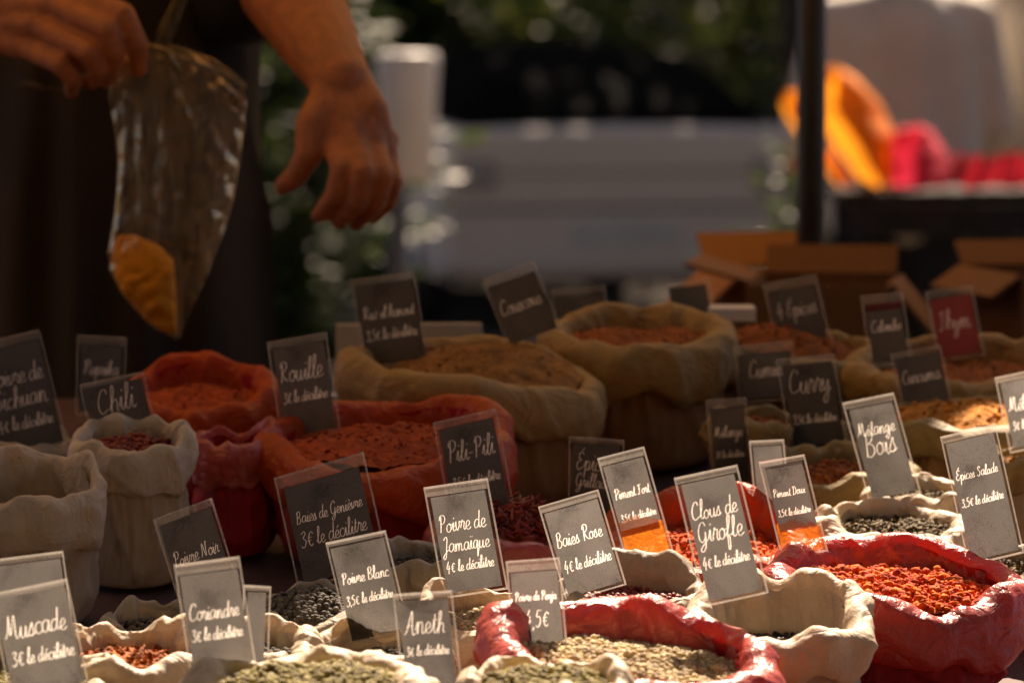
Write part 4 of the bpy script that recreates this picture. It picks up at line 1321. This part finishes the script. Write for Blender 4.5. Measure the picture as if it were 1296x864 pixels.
for j in range(32):
    for i in range(NU):
        i2 = (i + 1) % NU
        fs.append((j*NU+i, j*NU+i2, (j+1)*NU+i2, (j+1)*NU+i))
fs.append(tuple(range(NU))[::-1]); fs.append(tuple(range(32*NU, 33*NU)))
po = from_py('spice_powder', [v + b0 for v in vs], fs, M['bag_powder'])
tag(po, 'orange powder sagging in the bottom of the clear plastic bag', 'spice', kind='stuff')

# ------------------------------------------------------------------ cardboard boxes and paper behind the stall
M['cardboard'] = surf('cardboard', (0.34, 0.15, 0.05), 0.85, 0.12, 6, 0.15, 60)
M['cardboard_dark'] = surf('brown_cardboard', (0.17, 0.075, 0.03), 0.85, 0.12, 6, 0.15, 60)
M['paper'] = surf('white_paper', (0.75, 0.72, 0.68), 0.8, 0.05)
def carton(loc, dims, rz, mat, label, flaps):
    w, d, h = dims
    t = 0.005
    r = empty('cardboard_box', loc, rz)
    tag(r, label, 'cardboard box', 'cardboard boxes behind the stall')
    box('side_panel', (-w/2, w/2, -d/2, -d/2 + t, 0, h), M[mat], r)
    box('side_panel', (-w/2, w/2, d/2 - t, d/2, 0, h), M[mat], r)
    box('end_panel', (-w/2, -w/2 + t, -d/2 + t, d/2 - t, 0, h), M[mat], r)
    box('end_panel', (w/2 - t, w/2, -d/2 + t, d/2 - t, 0, h), M[mat], r)
    box('bottom', (-w/2 + t, w/2 - t, -d/2 + t, d/2 - t, 0.001, t), M[mat], r)
    for side, ang, L in flaps:
        if side in 'fb':
            s = -1 if side == 'f' else 1
            o = box('flap', (-w/2 + .004, w/2 - .004, 0, L, 0, t), M[mat], r)
            o.location = (0, s * d/2, h + .001)
            o.rotation_euler = (R(ang), 0, 0 if s > 0 else math.pi)
        else:
            s = -1 if side == 'l' else 1
            o = box('flap', (0, L, -d/2 + .004, d/2 - .004, 0, t), M[mat], r)
            o.location = (s * w/2, 0, h + .001)
            o.rotation_euler = (0, -R(ang), 0 if s > 0 else math.pi)
    return r
crate_top = 0.62
bench = empty('trestle_bench', (0.62, 6.35, 0.14))
tag(bench, 'low wooden bench behind the stall under the cardboard boxes', 'bench')
for k in range(4):
    box('plank', (-0.55, 0.75, -0.24 + k * .125, -0.12 + k * .125, .60, .625), M['wood'], bench, .003)
for x in (-.45, .65):
    for y in (-.18, .2):
        box('leg', (x - .02, x + .02, y - .02, y + .02, 0, .60), M['wood'], bench, .002)
zt = 0.14 + 0.626
pA = P(1045, 345, 6.25)
carton((pA.x, 6.27, zt), (0.19, 0.24, pA.z - 0.012 - zt), R(-8), 'cardboard_dark', 'open brown cardboard box with a raised flap right of the black pole', [('b', 50, .05), ('l', 15, .09), ('r', -50, .1)])
pB = P(1290, 335, 6.3)
carton((pB.x + .085, 6.3, zt), (0.26, 0.28, pB.z - 0.01 - zt), R(12), 'cardboard_dark', 'tall cardboard box cut by the right edge', [('l', -35, .05), ('b', 40, .05)])
pC = P(1000, 335, 6.45)
carton((pC.x - .01, 6.52, zt), (0.17, 0.16, pC.z - zt - .012), R(20), 'cardboard', 'pale orange cardboard box with a slanted flap left of the brown box', [('l', -42, .10), ('b', 50, .06)])
pp = P(925, 392, 5.47)
stackp = empty('paper_stack', (pp.x, 5.47, board_z(5.47)))
tag(stackp, 'small white paper packet lying on a block behind the tan sack', 'paper')
box('packet', (-.028, .028, -.035, .035, pp.z - board_z(5.47) - .012, pp.z - board_z(5.47) + .004), M['paper'], stackp, .001)
box('block', (-.03, .03, -.03, .03, 0, pp.z - board_z(5.47) - .0125), M['wood'], stackp, .002)

# ------------------------------------------------------------------ second stall far right, with two people
M['black_cloth'] = surf('black_cloth', (0.008, 0.007, 0.007), 1.0, 0.3, 6, 0.4, 15, 0.01)
M['f_orange'] = surf('orange_fabric', (0.80, 0.27, 0.02), 0.8, 0.15, 10, 0.5, 18, 0.02, trans=0.42, tcol=(.95, .38, .03))
M['f_pink'] = surf('pink_fabric', (0.75, 0.05, 0.10), 0.8, 0.15, 10, 0.5, 18, 0.02, trans=0.42, tcol=(.95, .06, .13))
M['f_red'] = surf('red_fabric', (0.3, 0.015, 0.025), 0.85, 0.2, 10, 0.5, 18, 0.02, trans=0.4)
T2 = P(1240, 232, 11.6)
st2 = empty('market_stall', (T2.x, 11.9, 0))
tag(st2, 'distant stall table covered in black cloth at the right', 'stall')
tz = T2.z - .02
tx0, tx1 = P(1062, 240, 11.6).x - T2.x, 2.2
box('tabletop', (tx0, tx1, -.35, .55, tz - .03, tz), M['black_cloth'], st2, .006)
vs, fs = [], []
for i in range(121):
    t = i / 120
    x = lerp(tx0, tx1, t)
    for k in range(5):
        f = k / 4
        vs.append((x, -.355 - .03 * f * (1 + math.sin(t * 90)) , lerp(tz - .031, tz - .11 , f)))
for i in range(120):
    for k in range(4):
        a = i * 5 + k
        fs.append((a, a+1, a+6, a+5))
from_py('cloth_valance', vs, fs, M['black_cloth'], st2)
for x in (tx0 + .06, tx1 - .06):
    for y in (-.3, .5):
        cyl('leg', (x, y, 0), (x, y, tz - .03), .02, M['steel_black'], st2)
def drape(poly_l, poly_r, y0, y1, D, mat, label, depth=.10, folds=5, seed=1):
    """length of cloth slung over the goods: one folded sheet, left and right edge given by height"""
    vs, fs = [], []
    NV, NU = 40, 40
    o = P((tab(poly_l, y1) + tab(poly_r, y1)) / 2, y1, D)
    for j in range(NV + 1):
        y = lerp(y0, y1, j / NV)
        xl, xr = tab(poly_l, y), tab(poly_r, y)
        for i in range(NU + 1):
            t = i / NU
            p = P(lerp(xl, xr, t), y, D)
            p.y += depth * (4 * (t - .5) ** 2 - .5) + .022 * math.sin(t * folds * 6.28 + 2 * nz(t * 2, y * .02, seed)) + .05 * nz(t * 3, y * .02, seed + 3)
            p.z += .012 * nz(t * 6, y * .03, seed + 8)
            vs.append(p - o)
    for j in range(NV):
        for i in range(NU):
            a = j * (NU + 1) + i
            fs.append((a, a + 1, a + NU + 2, a + NU + 1))
    ob = from_py('fabric_drape', vs, fs, M[mat])
    ob.location = o
    return tag(ob, label, 'fabric', 'bright fabrics on the far stall')
drape([(84, 1050), (96, 1036), (150, 1038), (190, 1062), (236, 1098)], [(84, 1064), (96, 1086), (130, 1118), (170, 1136), (236, 1138)], 84, 236, 11.62, 'f_orange', 'bright orange cloth slumping over the far black table', .16, 1.3, 1)
drape([(158, 1150), (166, 1136), (190, 1126), (236, 1120)], [(158, 1164), (166, 1184), (190, 1202), (236, 1214)], 158, 236, 11.58, 'f_pink', 'hot pink cloth beside the orange one', .14, 1.2, 2)
drape([(195, 1215), (236, 1190)], [(195, 1330), (236, 1345)], 195, 236, 11.66, 'f_red', 'dark red cloth at the right edge of the far table', .12, 5, 3)
drape([(114, 996), (130, 988), (150, 996), (236, 1062)], [(114, 1010), (130, 1020), (150, 1022), (236, 1086)], 114, 236, 11.8, 'f_orange', 'small orange cloth tip showing left of the black pole', .06, 2, 4)

def shopper(px, D, shoulder_px_y, mat, label, wide=1.0, rz=0.0):
    base = P(px, 100, D)
    o = Vector((base.x, D, 0))
    r = empty('person', o, rz)
    tag(r, label, 'person')
    bm = bmesh.new()
    chain(bm, [((0, 0, 1.38), .13), ((0, 0, .95), .13)])
    for s in (-1, 1):
        chain(bm, [((s * .09, 0, .95), .11), ((s * .10, 0, .5), .06), ((s * .10, .02, .08), .042)])
        chain(bm, [((s * .10, .03, .05), .04), ((s * .11, -.13, .04), .035)])
        chain(bm, [((s * .19, 0, 1.42), .05), ((s * .25, -.03, 1.15), .043), ((s * .21, -.24, 1.06), .034)])
        for q in range(4):
            chain(bm, [((s * .21 + (q - 1.5) * .02, -.25, 1.055), .016), ((s * .21 + (q - 1.5) * .022, -.32, 1.03), .010), ((s * .21 + (q - 1.5) * .022, -.345, 1.01), .008)], 10)
        chain(bm, [((s * .18, -.25, 1.05), .016), ((s * .15, -.30, 1.03), .011)], 10)
    hc, hf, hs = head_parts(bm, Vector((0, 0, 1.47)))
    remeshed('body', bm, .009, M['skin'], r, 3)
    head_extras(r, hc, hf, hs)
    bm = bmesh.new()
    chain(bm, [((0, 0, 1.40), .15), ((0, 0, .95), .15)])
    for s in (-1, 1):
        chain(bm, [((s * .10, 0, 1.36), .12 * wide), ((s * .09, 0, 1.15), .125 * wide), ((s * .09, 0, .92), .13 * wide)])
        chain(bm, [((s * .06, 0, 1.45), .07), ((s * .19, 0, 1.42), .08), ((s * .255, -.03, 1.15), .072), ((s * .22, -.20, 1.08), .05)])
    remeshed('shirt', bm, .014, M[mat], r, 5)
    bm = bmesh.new()
    for s in (-1, 1):
        chain(bm, [((s * .085, 0, .97), .12), ((s * .10, 0, .5), .08), ((s * .10, .02, .10), .07)])
    remeshed('trousers', bm, .016, M['trousers'], r, 4)
    for s in (-1, 1):
        bm = bmesh.new()
        chain(bm, [((s * .10, .05, .05), .05), ((s * .11, -.15, .042), .04)])
        remeshed('shoe', bm, .012, M['shoe'], r, 2)
    return r
shopper(1142, 12.5, 0, 'shirt_white', 'person in a sunlit white shirt behind the far stall', 1.0, R(190))
shopper(1292, 12.9, 0, 'shirt_pale', 'person in a pale shirt cut by the right edge, behind the far stall', 1.0, R(170))

# ------------------------------------------------------------------ white car seen from behind, and a white bin
M['car_paint'] = surf('white_car_paint', (0.74, 0.65, 0.58), 0.6, 0.04, 3, 0.02, 10, spec=0.2)
M['soft_top'] = surf('black_soft_top', (0.006, 0.006, 0.006), 1.0, 0.2, 10, 0.2, 40, spec=0.03)
M['dark_glass'] = surf('dark_glass', (0.008, 0.010, 0.009), 0.25, 0.0, 3, 0.0, 10, spec=0.15)
M['tinted'] = surf('tinted_window', (0.006, 0.007, 0.006), 0.6, 0.0, 3, 0.0, 10, spec=0.02)
M['rubber'] = surf('tyre_rubber', (0.015, 0.015, 0.015), 0.85)
M['rim_metal'] = surf('wheel_metal', (0.5, 0.5, 0.5), 0.35, metal=0.9)
M['lens_grey'] = surf('grey_lens', (0.35, 0.33, 0.33), 0.2)
M['plate'] = surf('number_plate', (0.6, 0.6, 0.58), 0.4)
M['seam'] = surf('dark_seam', (0.12, 0.11, 0.10), 0.7)
cl = P(565, 300, 20.6); crr = P(1012, 300, 21.2)
car = empty('parked_car', ((cl.x + crr.x) / 2, 20.9, 0), math.atan2(0.42, crr.x - cl.x))
tag(car, 'white car with a black soft top parked beyond the stall', 'car')
W2 = (crr - cl).length / 2
def loft(sections, n):
    vs, fs = [], []
    for sec in sections:
        vs += sec
    for j in range(len(sections) - 1):
        for i in range(n - 1):
            a = j * n + i
            fs.append((a, a + 1, a + n + 1, a + n))
    fs.append(tuple(range(n))[::-1])
    m_ = (len(sections) - 1) * n
    fs.append(tuple(range(m_, m_ + n)))
    return vs, fs
def car_sec(y, w, zb, zbelt, crown):
    half = [(0, zb), (w * .86, zb), (w * .97, zb + .06), (w, zb + .22), (w * .985, zb + .36), (w * .96, zbelt - .05), (w * .90, zbelt), (w * .55, zbelt + crown * .8), (0, zbelt + crown)]
    pts = [(x, y, z) for x, z in half] + [(-x, y, z) for x, z in half[-2:0:-1]]
    return pts
secs = [car_sec(0.0, W2 * .97, .27, .91, .012), car_sec(.04, W2 * .995, .25, .93, .015), (car_sec(.22, W2, .23, .94, .02)), car_sec(.8, W2 * 1.01, .21, .95, .035),
        car_sec(1.9, W2 * 1.01, .2, .95, .035), car_sec(2.8, W2, .21, .92, .05), car_sec(3.6, W2 * .97, .24, .78, .05), car_sec(3.95, W2 * .85, .30, .62, .03)]
n = len(secs[0])
vs, fs = [], []
for sec in secs: vs += sec
for j in range(len(secs) - 1):
    for i in range(n):
        i2 = (i + 1) % n
        fs.append((j*n+i, j*n+i2, (j+1)*n+i2, (j+1)*n+i))
fs.append(tuple(range(n))[::-1]); fs.append(tuple(range((len(secs)-1)*n, len(secs)*n)))
body = from_py('car_body', vs, fs, M['car_paint'], car)
sm = body.modifiers.new('round', 'BEVEL'); sm.width = .03; sm.segments = 3
def top_sec(y, w, z0, z1):
    return [(w, y, z0), (w * .96, y, lerp(z0, z1, .45)), (w * .80, y, lerp(z0, z1, .86)), (w * .45, y, lerp(z0, z1, .985)), (0, y, z1), (-w * .45, y, lerp(z0, z1, .985)), (-w * .80, y, lerp(z0, z1, .86)), (-w * .96, y, lerp(z0, z1, .45)), (-w, y, z0)]
ts = [top_sec(.10, W2 * .86, .955, .985), top_sec(.40, W2 * .83, .955, 1.18), top_sec(.75, W2 * .80, .955, 1.29), top_sec(1.5, W2 * .80, .955, 1.33), top_sec(2.05, W2 * .80, .955, 1.26), top_sec(2.6, W2 * .80, .95, .98)]
vs, fs = loft(ts, 9)
tp = from_py('soft_top', vs, fs, M['soft_top'], car)
rw = from_py('rear_window', [(-W2*.5, .16, 1.02), (W2*.5, .16, 1.02), (W2*.44, .37, 1.16), (-W2*.44, .37, 1.16)], [(0, 1, 2, 3)], M['tinted'], car, False)
rw.location.y = -.03
box('bumper', (-W2 * .97, W2 * .97, -.025, .05, .30, .56), M['car_paint'], car, .012, 3)
box('bumper_seam', (-W2 * .94, W2 * .94, -.012, .03, .565, .585), M['seam'], car)
box('boot_seam', (-W2 * .70, W2 * .70, -.006, .03, .735, .745), M['seam'], car)
box('number_plate', (-.26, .26, -.032, -.026, .41, .52), M['plate'], car)
for s in (-1, 1):
    box('tail_light', (s * W2 * .80 - .09, s * W2 * .80 + .09, -.012, .06, .66, .80), M['lens_grey'], car, .015)
    m_ = box('mirror', (s * (W2 + .07) - .09, s * (W2 + .07) + .09, 2.35, 2.44, .95, 1.06), M['car_paint'], car, .03)
    for y in (.72, 3.1):
        w = cyl('wheel', (s * (W2 - .17), y, .30), (s * (W2 - .005), y, .30), .30, M['rubber'], car, 28)
        cyl('rim', (s * (W2 - .01), y, .30), (s * (W2 + .004), y, .30), .19, M['rim_metal'], w, 24)

M['bin_white'] = surf('white_enamel', (0.78, 0.76, 0.74), 0.4, 0.05)
M['post_grey'] = surf('grey_post', (0.10, 0.10, 0.11), 0.5)
bp = P(516, 230, 13.8)
binr = empty('litter_bin', (bp.x, 13.8, 0))
tag(binr, 'white cylindrical litter bin on a dark post, right of the vendor\'s hand', 'litter bin')
bt = P(516, 66, 13.8).z
bm = bmesh.new()
seg = 28
prof = [(.0, bp.z), (.07, bp.z), (.078, bp.z + .01), (.094, bt - .03), (.092, bt - .012), (.085, bt - .003), (.04, bt - .001), (.0, bt)]
rings = []
for r_, z_ in prof:
    rings.append([bm.verts.new((max(r_, 1e-4) * math.cos(2*math.pi*i/seg), max(r_, 1e-4) * math.sin(2*math.pi*i/seg), z_)) for i in range(seg)])
for a, b in zip(rings[:-1], rings[1:]):
    for i in range(seg):
        bm.faces.new((a[i], a[(i+1) % seg], b[(i+1) % seg], b[i]))
from_bm('bin_shell', bm, M['bin_white'], binr)
cyl('post', (-.03, .12, 0), (-.03, .12, bt - .05), .03, M['post_grey'], binr)
box('bracket', (-.05, -.01, .08, .12, bp.z + .1, bp.z + .16), M['post_grey'], binr)

# ------------------------------------------------------------------ trees and shrubs, and the house wall behind them
M['bark'] = surf('bark', (0.07, 0.05, 0.035), 0.95, 0.4, 12, 0.9, 25, 0.03)
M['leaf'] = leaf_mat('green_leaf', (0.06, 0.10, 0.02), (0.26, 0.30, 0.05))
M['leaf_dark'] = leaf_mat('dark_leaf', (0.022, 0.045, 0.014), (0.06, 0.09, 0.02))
M['wall_stone'] = surf('stone_wall', (0.16, 0.13, 0.10), 0.9, 0.3, 2, 0.6, 12, 0.02)
M['shutter'] = surf('shutter', (0.05, 0.06, 0.06), 0.7)
def foliage(cx, cy, cz, rx, ry, rz, n, size, seed, bottom=0.0):
    rg = random.Random(seed)
    vs, fs = [], []
    clumps = []
    for _ in range(max(12, n // 90)):
        while True:
            p = Vector((rg.uniform(-1, 1), rg.uniform(-1, 1), rg.uniform(-1, 1)))
            if .25 < p.length < 1: break
        clumps.append((Vector((p.x * rx, p.y * ry, p.z * rz)), rg.uniform(.18, .38) * min(rx, rz)))
    for _ in range(n):
        c, r = rg.choice(clumps)
        p = c + Vector((rg.gauss(0, .5), rg.gauss(0, .5), rg.gauss(0, .5))) * r
        p += Vector((cx, cy, cz))
        if p.z < bottom + .05: continue
        s = size * rg.uniform(.6, 1.3)
        q = Matrix.Rotation(rg.uniform(0, 6.28), 3, 'Z') @ Matrix.Rotation(rg.uniform(-1.2, 1.2), 3, 'X')
        b = len(vs)
        for v in ((-.5, 0, 0), (0, -.28, .03), (.5, 0, 0), (0, .28, .03)):
            vs.append(p + q @ (Vector(v) * s))
        fs.append((b, b+1, b+2)); fs.append((b, b+2, b+3))
    return vs, fs
def tree(px, D, h, rx, rz, cz, mat, label, n=5000, size=.11, seed=1):
    X = (px - 648) / FPX * D
    r = empty('broadleaf_tree', (X, D, 0))
    tag(r, label, 'tree', 'trees beyond the car')
    bm = bmesh.new()
    rg = random.Random(seed)
    pts = [((0, 0, 0), .17), ((.05, 0, h * .25), .13), ((-.03, .05, h * .5), .10), ((.04, 0, h * .85), .04)]
    chain(bm, pts, 10)
    for k in range(6):
        a = rg.uniform(0, 6.28); z = h * rg.uniform(.28, .7)
        chain(bm, [((0, 0, z), .06), ((math.cos(a) * rx * .4, math.sin(a) * rx * .4, z + .35), .04), ((math.cos(a) * rx * .8, math.sin(a) * rx * .8, z + .6), .015)], 8)
    from_bm('trunk', bm, M['bark'], r)
    vs, fs = foliage(0, 0, cz, rx, rx * .8, rz, n, size, seed)
    from_py('crown', vs, fs, M[mat], r, False)
    return r
def shrub(px, D, rx, rz, cz, mat, label, n=3000, size=.08, seed=1):
    X = (px - 648) / FPX * D
    r = empty('shrub', (X, D, 0))
    tag(r, label, 'shrub', 'shrubs beyond the car')
    bm = bmesh.new()
    rg = random.Random(seed)
    for k in range(5):
        a = rg.uniform(0, 6.28)
        chain(bm, [((0, 0, 0), .03), ((math.cos(a) * rx * .4, math.sin(a) * rx * .4, cz), .02), ((math.cos(a) * rx * .6, math.sin(a) * rx * .6, cz + rz * .5), .008)], 8)
    from_bm('stem', bm, M['bark'], r)
    vs, fs = foliage(0, 0, cz, rx, rx * .7, rz, n, size, seed)
    from_py('foliage', vs, fs, M[mat], r, False)
    return r
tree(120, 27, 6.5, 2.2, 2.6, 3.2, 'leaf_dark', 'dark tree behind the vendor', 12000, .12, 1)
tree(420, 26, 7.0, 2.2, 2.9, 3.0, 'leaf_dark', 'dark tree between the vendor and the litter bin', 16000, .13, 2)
tree(1010, 24.6, 7.5, 2.3, 2.4, 4.6, 'leaf', 'tall tree with its crown out of view, placed to shade the white car', 20000, .12, 3)  # crown raised out of view and thickened to cast shade on the car
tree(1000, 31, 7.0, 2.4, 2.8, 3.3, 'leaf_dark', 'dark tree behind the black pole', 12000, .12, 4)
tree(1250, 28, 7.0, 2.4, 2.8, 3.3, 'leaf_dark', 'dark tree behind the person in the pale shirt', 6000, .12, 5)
shrub(330, 17, .55, .85, .8, 'leaf_dark', "dark flecked green shrub between the vendor's apron and hand", 5200, .085, 11)
shrub(400, 18.5, .34, .8, .8, 'leaf_dark', "narrow dark green shrub behind the vendor's lowered hand", 3600, .085, 16)
shrub(640, 28.0, 1.1, 1.1, 1.3, 'leaf', 'sunlit shrub above the left side of the white car', 4200, .09, 12)
shrub(880, 28.5, 1.3, 1.0, 1.4, 'leaf', 'sunlit shrub above the right side of the white car', 4200, .09, 13)
shrub(1125, 14.6, .5, .45, .5, 'leaf_dark', 'low dark green shrub under the far stall', 2600, .07, 14)
shrub(470, 25, .8, 1.0, 1.0, 'leaf_dark', 'dark shrub behind the litter bin', 3500, .1, 15)
# house behind
hs_ = empty('stone_house', (0, 38, 0))
tag(hs_, 'shaded stone house behind the trees', 'house')
box('wall', (-22, 22, 0, 6, 0, 8.5), M['wall_stone'], hs_)
rf = from_py('roof', [(-22.5, -.6, 8.45), (22.5, -.6, 8.45), (22.5, 3, 10.4), (-22.5, 3, 10.4), (22.5, 6.6, 8.45), (-22.5, 6.6, 8.45)], [(0, 1, 2, 3), (3, 2, 4, 5)], M['wood'], hs_, False)
for k in range(9):
    for z in (1.0, 4.4):
        w = box('window', (-18.6 + k * 4.5, -17.4 + k * 4.5, -.02, .1, z, z + 1.7), M['dark_glass'], hs_)
        for s in (-1, 1):
            box('shutter', (-18 + k * 4.5 + s * .92 - .3, -18 + k * 4.5 + s * .92 + .3, -.06, -.021, z, z + 1.7), M['shutter'], w)

# house added behind the camera, unseen: blocks sky, bounces warm light
M['ochre'] = surf('ochre_plaster', (0.11, 0.06, 0.024), 0.9, 0.15, 1.5, 0.3, 10, 0.01)
h2 = empty('added_fill_house', (0, -9, 0))  # unseen house added for its warm bounce and to cut sky light
tag(h2, 'added ochre house behind the camera, unseen, bouncing warm light', 'house')
box('wall', (-16, 16, -6, 0, 0, 11), M['ochre'], h2)
from_py('roof', [(-16.4, .5, 10.95), (16.4, .5, 10.95), (16.4, -3, 13), (-16.4, -3, 13), (16.4, -6.5, 10.95), (-16.4, -6.5, 10.95)], [(0, 3, 2, 1), (3, 5, 4, 2)], M['wood'], h2, False)
for k in range(7):
    for z in (.9, 4.2, 7.5):
        w = box('window', (-12.6 + k * 4, -11.4 + k * 4, -.1, .02, z, z + 1.8), M['dark_glass'], h2)
        for q in (-1, 1):
            box('shutter', (-12 + k * 4 + q * .93 - .3, -12 + k * 4 + q * .93 + .3, .021, .06, z, z + 1.8), M['shutter'], w)

def sky_block_tree(x, y, seed, label):  # trees added outside the view to hold back sky light
    r = empty('sky_block_tree', (x, y, 0))
    tag(r, label, 'tree', 'added plane trees out of view, blocking sky light')
    rg = random.Random(seed)
    bm = bmesh.new()
    chain(bm, [((0, 0, 0), .30), ((.1, 0, 2.5), .24), ((0, .1, 5), .18), ((.1, 0, 8), .06)], 12)
    for k in range(8):
        a = k * .785 + rg.uniform(-.3, .3); z = rg.uniform(3.2, 5)
        chain(bm, [((0, 0, z), .12), ((math.cos(a) * 1.6, math.sin(a) * 1.6, z + 1.1), .08), ((math.cos(a) * 3.0, math.sin(a) * 3.0, z + 1.8), .03)], 8)
    from_bm('trunk', bm, M['bark'], r)
    vs, fs = foliage(0, 0, 6.4, 3.6, 3.6, 2.2, 7000, .42, seed)
    from_py('crown', vs, fs, M['leaf'], r, False)
sky_block_tree(-3.2, -2.6, 51, 'added plane tree blocking sky light, left behind the camera')
sky_block_tree(3.4, -2.2, 52, 'added plane tree blocking sky light, right behind the camera')
sky_block_tree(-5.2, 3.2, 53, 'added plane tree blocking sky light left of the stall')
sky_block_tree(6.0, 3.0, 54, 'added plane tree blocking sky light right of the stall')
sky_block_tree(-3.4, 16.0, 55, 'added plane tree cutting sky light on the car, at its left')
sky_block_tree(-2.6, 13.2, 57, 'added plane tree cutting sky light on the car, nearer the stall')
sky_block_tree(6.6, 14.0, 58, 'added plane tree cutting sky light on the car, right of the far stall')
